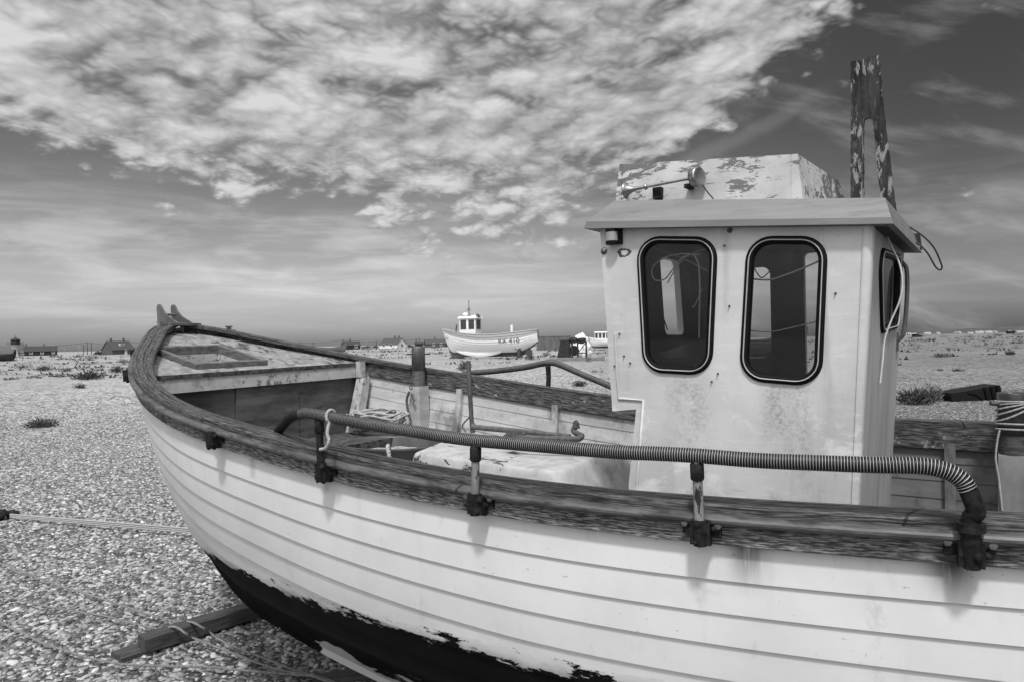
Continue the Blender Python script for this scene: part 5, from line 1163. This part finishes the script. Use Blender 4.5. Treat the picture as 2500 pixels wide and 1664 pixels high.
g = at(1420, 66); mb = MB(); mb.blob((0,0,.85), 1.0, 4, 0, .35, 2.2, 1.05); mb.blob((.35,.1,.6), .85, 4, 0, .4, 2.6, .9); mb.blob((-.25,0,1.35), .55, 4, 0, .45, 2.5, 1.)
mb.v = [(p[0]*.72+.05*mnoise.noise(Vector(p)*5), p[1]*.7, max(p[2]*1.12+.06*mnoise.noise(Vector(p)*6), -.1)) for p in mb.v]; o = mb.build('tarpaulin_heap', M['bw']); o.location = g; tag(o, 'crumpled white sheet tied over a heap behind the winch', 'tarpaulin')
gc = gp(2372, 975); cr = empty('plastic_crate', tuple(gc), R(-3), label='black ribbed plastic crate tipped on its side on the shingle past the wheelhouse', cat='crate')
Dp = gc[1]; s_ = Dp/FPX; M['crate'] = flat('black plastic', .008, .6, 0, .2)
def cxy(px, py): return ((px-2372)*s_, (975-py)*s_)
out_ = [cxy(2309,962), cxy(2310,954), cxy(2330,951), cxy(2424,936), cxy(2431,968), cxy(2420,972), cxy(2312,977)]
mb = MB(); mb.prism([out_], lambda a, b, h: (a, -.30-h, b-.03), .75); mb.build('body', M['crate'], cr)
for a, b in ((2384,2391),(2399,2406),(2413,2419)):
    mb = MB(); y0 = lambda x: 951-(x-2330)*.16; p = [cxy(a,y0(a)-1.5), cxy(a+6,y0(a+6)-1.5), cxy(b+6,973), cxy(b,973)]; mb.prism([p], lambda a, b, h: (a, -.345-h, b-.03), .045); mb.build('rib', M['rubber'], cr)
mb = MB(); mb.tube(spline([(*[cxy(x, y)[0]], -.31, cxy(x, y)[1]-.03) for x, y in ((2348,953),(2366,958),(2378,967),(2383,975))], 5), .025, 6); mb.build('arch_rim', M['rubber'], cr)
# ------------------------------------------------------------------ far right: shed, town, hills
def shed(px, D, w_, h, label, m='black_wall'):
    g = at(px, D); mb = MB(); mb.hexa([(-w_/2,-1.5,-.3),(w_/2,-1.5,-.3),(w_/2,1.5,-.3),(-w_/2,1.5,-.3)], [(-w_/2,-1.5,h*.85),(w_/2,-1.5,h*.85),(w_/2,1.5,h),(-w_/2,1.5,h)]); mb.box((0,0,h+.03), (w_+.3,3.3,.1)); o = mb.build('shed', M[m]); o.location = g; return tag(o, label, 'shed')
shed(2236, 330, 1.8, 1.5, 'black shed on the far shingle, taller of the pair right of the grab handle'); shed(2245, 335, 1.3, 1.0, 'black box shed, lower of the pair right of the grab handle')
shed(2468, 620, 6, 2.6, 'dark far shed in front of the white houses near the right photo edge')
M['pale_wall'] = wmat('far pale walls', .26, .42, (1,1,1), .3, rough=.8); rn = random.Random(3); hp_ = None
for k in range(26):
    px = 2195+rn.uniform(0, 1)**.8*300; D = rn.uniform(1150, 1400)
    if hp_ is None:
        mb = MB(); mb.add([(-3,-3,0),(3,-3,0),(3,3,0),(-3,3,0),(-3,-3,3),(3,-3,3),(3,3,3),(-3,3,3),(-3,0,5),(3,0,5)], [(0,1,5,4),(2,3,7,6),(1,2,6,9,5),(3,0,4,8,7),(4,5,9,8),(6,7,8,9)]); hp_ = o = mb.build('house', M['pale_wall'])
    else: o = hp_.copy(); COL.objects.link(o)
    o.location = at(px, D); o.scale = (rn.uniform(.7,1.8), 1, rn.uniform(.5,1.0)); o.rotation_euler = (0,0,rn.uniform(-.5,.5)); tag(o, 'tiny white house in the row along the right horizon', 'house', 'white houses of the far village')
mb = MB(); P = []
for a in np.linspace(R(14), R(60), 90):
    r = 4200; x, y = r*math.sin(a), r*math.cos(a); t = math.degrees(a); hh = 32*sst(t, 24, 40)+5*mnoise.noise(Vector((t*.35, 0, 0)))+2.5*mnoise.noise(Vector((t*2.1, 3, 0)))
    P.append([(x*.9, y*.9, -2), (x, y, max(hh+4, .3)), (x*1.25, y*1.25, max(hh*1.1, .2)), (x*1.4, y*1.4, -2)])
mb.grid(P, 0, True); M['hill'] = wmat('wooded hills', .05, .09, (1,1,1), .02, rough=.9, bump=0); tag(mb.build('hills', M['hill']), kind='structure')
# ------------------------------------------------------------------ sky, sun, camera
SUN_AZ = math.atan2(-.10, -.995); SUN_EL = R(59)
world = bpy.data.worlds.new('World'); scene.world = world; world.use_nodes = True
class WT(NT):
    def __init__(s):
        s.t = world.node_tree; s.t.nodes.clear(); s.out = s.t.nodes.new('ShaderNodeOutputWorld'); s.tc = s.t.nodes.new('ShaderNodeTexCoord')
w = WT(); sky = w.n('TexSky'); sky.sky_type = 'NISHITA'; sky.sun_disc = False; sky.sun_elevation = SUN_EL; sky.sun_rotation = SUN_AZ; sky.air_density = 1.; sky.dust_density = 1.2; sky.ozone_density = 1.
sp = w.n('SeparateColor'); w.l(sky.outputs[0], sp.inputs[0])
clear = w.math('ADD', w.math('MULTIPLY', sp.outputs[0], .75), w.math('MULTIPLY', sp.outputs[1], .25))   # red-filter rendering of the blue sky
d = w.tc.outputs['Generated']; xyz = w.n('SeparateXYZ'); w.l(d, xyz.inputs[0]); x, y, z = xyz.outputs
az = w.math('ARCTAN2', x, y); el = w.math('ARCSINE', w.math('MAXIMUM', z, 0.))
def vec(a, b, c=0.):
    o = w.n('CombineXYZ'); w.val(o.inputs[0], a); w.val(o.inputs[1], b); w.val(o.inputs[2], c); return o.outputs[0]
def wn(v, sc, scale=(1,1,1), det=8, ro=.55, dist=0.): return w.noise(v, sc, scale, det, ro, dist)
cp = vec(az, w.math('MULTIPLY', el, 1.35)); hi = w.ss(el, .20, .36)
# where the cloud bank lies
n_big = wn(cp, 4.5, (1,1.2,1), 6, .62)
d1 = w.math('SUBTRACT', el, w.math('SUBTRACT', .098, w.math('MULTIPLY', az, .235)))
d2 = w.math('SUBTRACT', w.math('ADD', .190, w.math('MULTIPLY', w.math('SUBTRACT', el, .195), 1.5)), az)
bank = w.math('SMOOTH_MIN', w.math('MULTIPLY', d1, 2.4), w.math('MULTIPLY', d2, 1.3), .08)
bank = w.math('ADD', bank, w.math('MULTIPLY', w.math('SUBTRACT', n_big, .5), .62))
bank = w.ss(bank, -.18, .24)
# heaped cells: rounded billows (inverted cell distance) roughened by fine noise
def billow(v, f):
    tot = None
    for sc_, wt in ((7.6, .48), (17., .29), (38., .15), (84., .08)):
        n0 = w.math('SUBTRACT', wn(v, sc_*f, (.85, 1.35, 1), 0., .5), .5); a_ = w.math('MULTIPLY', w.math('SQRT', w.math('ADD', w.math('MULTIPLY', n0, n0), .0012)), 4.2*wt); tot = a_ if tot is None else w.math('ADD', tot, a_)
    return tot
ws_ = w.n('TexNoise'); w.l(cp, ws_.inputs['Vector']); ws_.inputs['Scale'].default_value = 22.; ws_.inputs['Detail'].default_value = 3.
sb = w.n('VectorMath', operation='SUBTRACT'); w.l(ws_.outputs['Color'], sb.inputs[0]); sb.inputs[1].default_value = (.5,.5,.5)
sc0 = w.n('VectorMath', operation='SCALE'); w.l(sb.outputs[0], sc0.inputs[0]); sc0.inputs['Scale'].default_value = .014
cw = w.n('VectorMath', operation='ADD'); w.l(cp, cw.inputs[0]); w.l(sc0.outputs[0], cw.inputs[1]); cw = cw.outputs[0]
off = w.n('VectorMath', operation='ADD'); w.l(cw, off.inputs[0]); off.inputs[1].default_value = (-.006, .014, 0)
def bl_at(v): return w.mix(hi, billow(v, 1.45), billow(v, .85))
bl = bl_at(cw); soft = w.mix(hi, wn(cp, 14., (.9,1.3,1), 3, .5), wn(cp, 7.5, (.9,1.3,1), 3, .5))
dens = w.math('ADD', w.math('MULTIPLY', bl, .55), w.math('MULTIPLY', soft, .75))
thr = w.mix(bank, 1.0, .40)
cl = w.ss(w.math('SUBTRACT', dens, thr), -.07, .16)
relief = w.math('SUBTRACT', bl, bl_at(off.outputs[0]))
thick = w.ss(w.math('SUBTRACT', dens, thr), .0, .45)
cb = w.math('ADD', w.math('ADD', .235, w.math('MULTIPLY', w.ss(bl, .05, .95), .27)), w.math('ADD', w.math('MULTIPLY', relief, .20), w.math('MULTIPLY', thick, .10)))
cb = w.math('ADD', cb, w.math('MULTIPLY', w.math('SUBTRACT', n_big, .5), .35))
cb = w.math('MINIMUM', w.math('MAXIMUM', cb, .24), .60)
# thin layered haze cloud low down, wispy cirrus on the right
st = wn(vec(w.math('MULTIPLY', az, 2.6), w.math('MULTIPLY', el, 22.)), 1.6, (1,1,1), 8, .6, .5)
low = w.math('MULTIPLY', w.ss(st, .40, .72), w.math('MULTIPLY', w.ss(el, .0, .06), w.ss(el, .15, .26, 1., 0.)))
rot = w.n('VectorRotate', rotation_type='Z_AXIS'); w.l(vec(az, el), rot.inputs['Vector']); rot.inputs['Angle'].default_value = R(22)
ci = w.noise(rot.outputs[0], 5., (1.2,4.2,1), 9, .55, .35)
cir = w.math('MULTIPLY', w.ss(ci, .47, .72), w.ss(az, .12, .42))
mid = wn(vec(w.math('MULTIPLY', az, 3.), w.math('MULTIPLY', el, 9.)), 2.6, (1,1,1), 8, .55, .3)
midm = w.math('MULTIPLY', w.ss(mid, .44, .66), w.math('MULTIPLY', w.math('MULTIPLY', w.ss(el, .05, .11), w.ss(el, .15, .21, 1., 0.)), w.ss(az, -.35, .05, 1., .35)))
ld = w.math('SUBTRACT', el, w.math('ADD', .213, w.math('MULTIPLY', w.math('SUBTRACT', az, .19), .40)))
ld = w.math('ADD', ld, w.math('MULTIPLY', w.math('SUBTRACT', wn(vec(az, el), 9., (1,1,1), 4, .6), .5), .035))
trail = w.math('MULTIPLY', w.ss(w.math('ABSOLUTE', ld), .002, .016, 1., 0.), w.math('MULTIPLY', w.ss(az, .15, .22), w.ss(az, .36, .46, 1., 0.)))
# clear sky deepens away from the low left, as a filter shows it
pol = w.math('MULTIPLY', w.ss(az, -.1, .62, 1.0, .52), w.math('MULTIPLY', w.ss(el, .05, .30, 1.0, .58), w.ss(el, .0, .09, .70, 1.0)))
base = w.math('MULTIPLY', w.math('MULTIPLY', clear, .10), pol)
base = w.math('ADD', base, w.math('MULTIPLY', w.math('MULTIPLY', low, w.ss(az, .25, .7, 1., .35)), .12))
base = w.math('ADD', base, w.math('MULTIPLY', cir, .11)); base = w.math('ADD', base, w.math('MULTIPLY', trail, .045)); base = w.math('ADD', base, w.math('MULTIPLY', midm, .13))
lum = w.mix(cl, base, cb)
sdir = (math.sin(SUN_AZ)*math.cos(SUN_EL), math.cos(SUN_AZ)*math.cos(SUN_EL), math.sin(SUN_EL))
dt = w.n('VectorMath', operation='DOT_PRODUCT'); w.l(d, dt.inputs[0]); dt.inputs[1].default_value = sdir
lum = w.math('ADD', lum, w.math('MULTIPLY', w.ss(dt.outputs['Value'], .30, 1.), 1.15))     # thin cloud glow round the sun, out of view, added as fill light
bgn = w.n('Background'); w.l(w.grey(lum), bgn.inputs[0]); bgn.inputs[1].default_value = 1.0
w.l(bgn.outputs[0], w.out.inputs[0])
sl = bpy.data.lights.new('sun', 'SUN'); sl.energy = 2.5; sl.angle = R(6); sl.color = (1, 1, 1)
so = bpy.data.objects.new('sun', sl); COL.objects.link(so)
sd = Vector((math.sin(SUN_AZ)*math.cos(SUN_EL), math.cos(SUN_AZ)*math.cos(SUN_EL), math.sin(SUN_EL))); so.rotation_euler = (-sd).to_track_quat('-Z', 'Y').to_euler(); so.location = (0, 0, 30)
cam = bpy.data.cameras.new('camera'); co = bpy.data.objects.new('camera', cam); COL.objects.link(co); scene.camera = co
cam.sensor_width = 36; cam.lens = 36*FPX/2500; cam.clip_start = .05; cam.clip_end = 12000; cam.shift_y = 3.5/2500
co.matrix_world = Matrix.Translation((0, 0, EYE)) @ Matrix.Rotation(R(90), 4, 'X') @ Matrix.Rotation(-RHO, 4, 'Z')
scene.view_settings.view_transform = 'Standard'; scene.view_settings.look = 'None'; scene.view_settings.exposure = .2; scene.view_settings.gamma = 1
scene.render.resolution_x = 1024; scene.render.resolution_y = 681
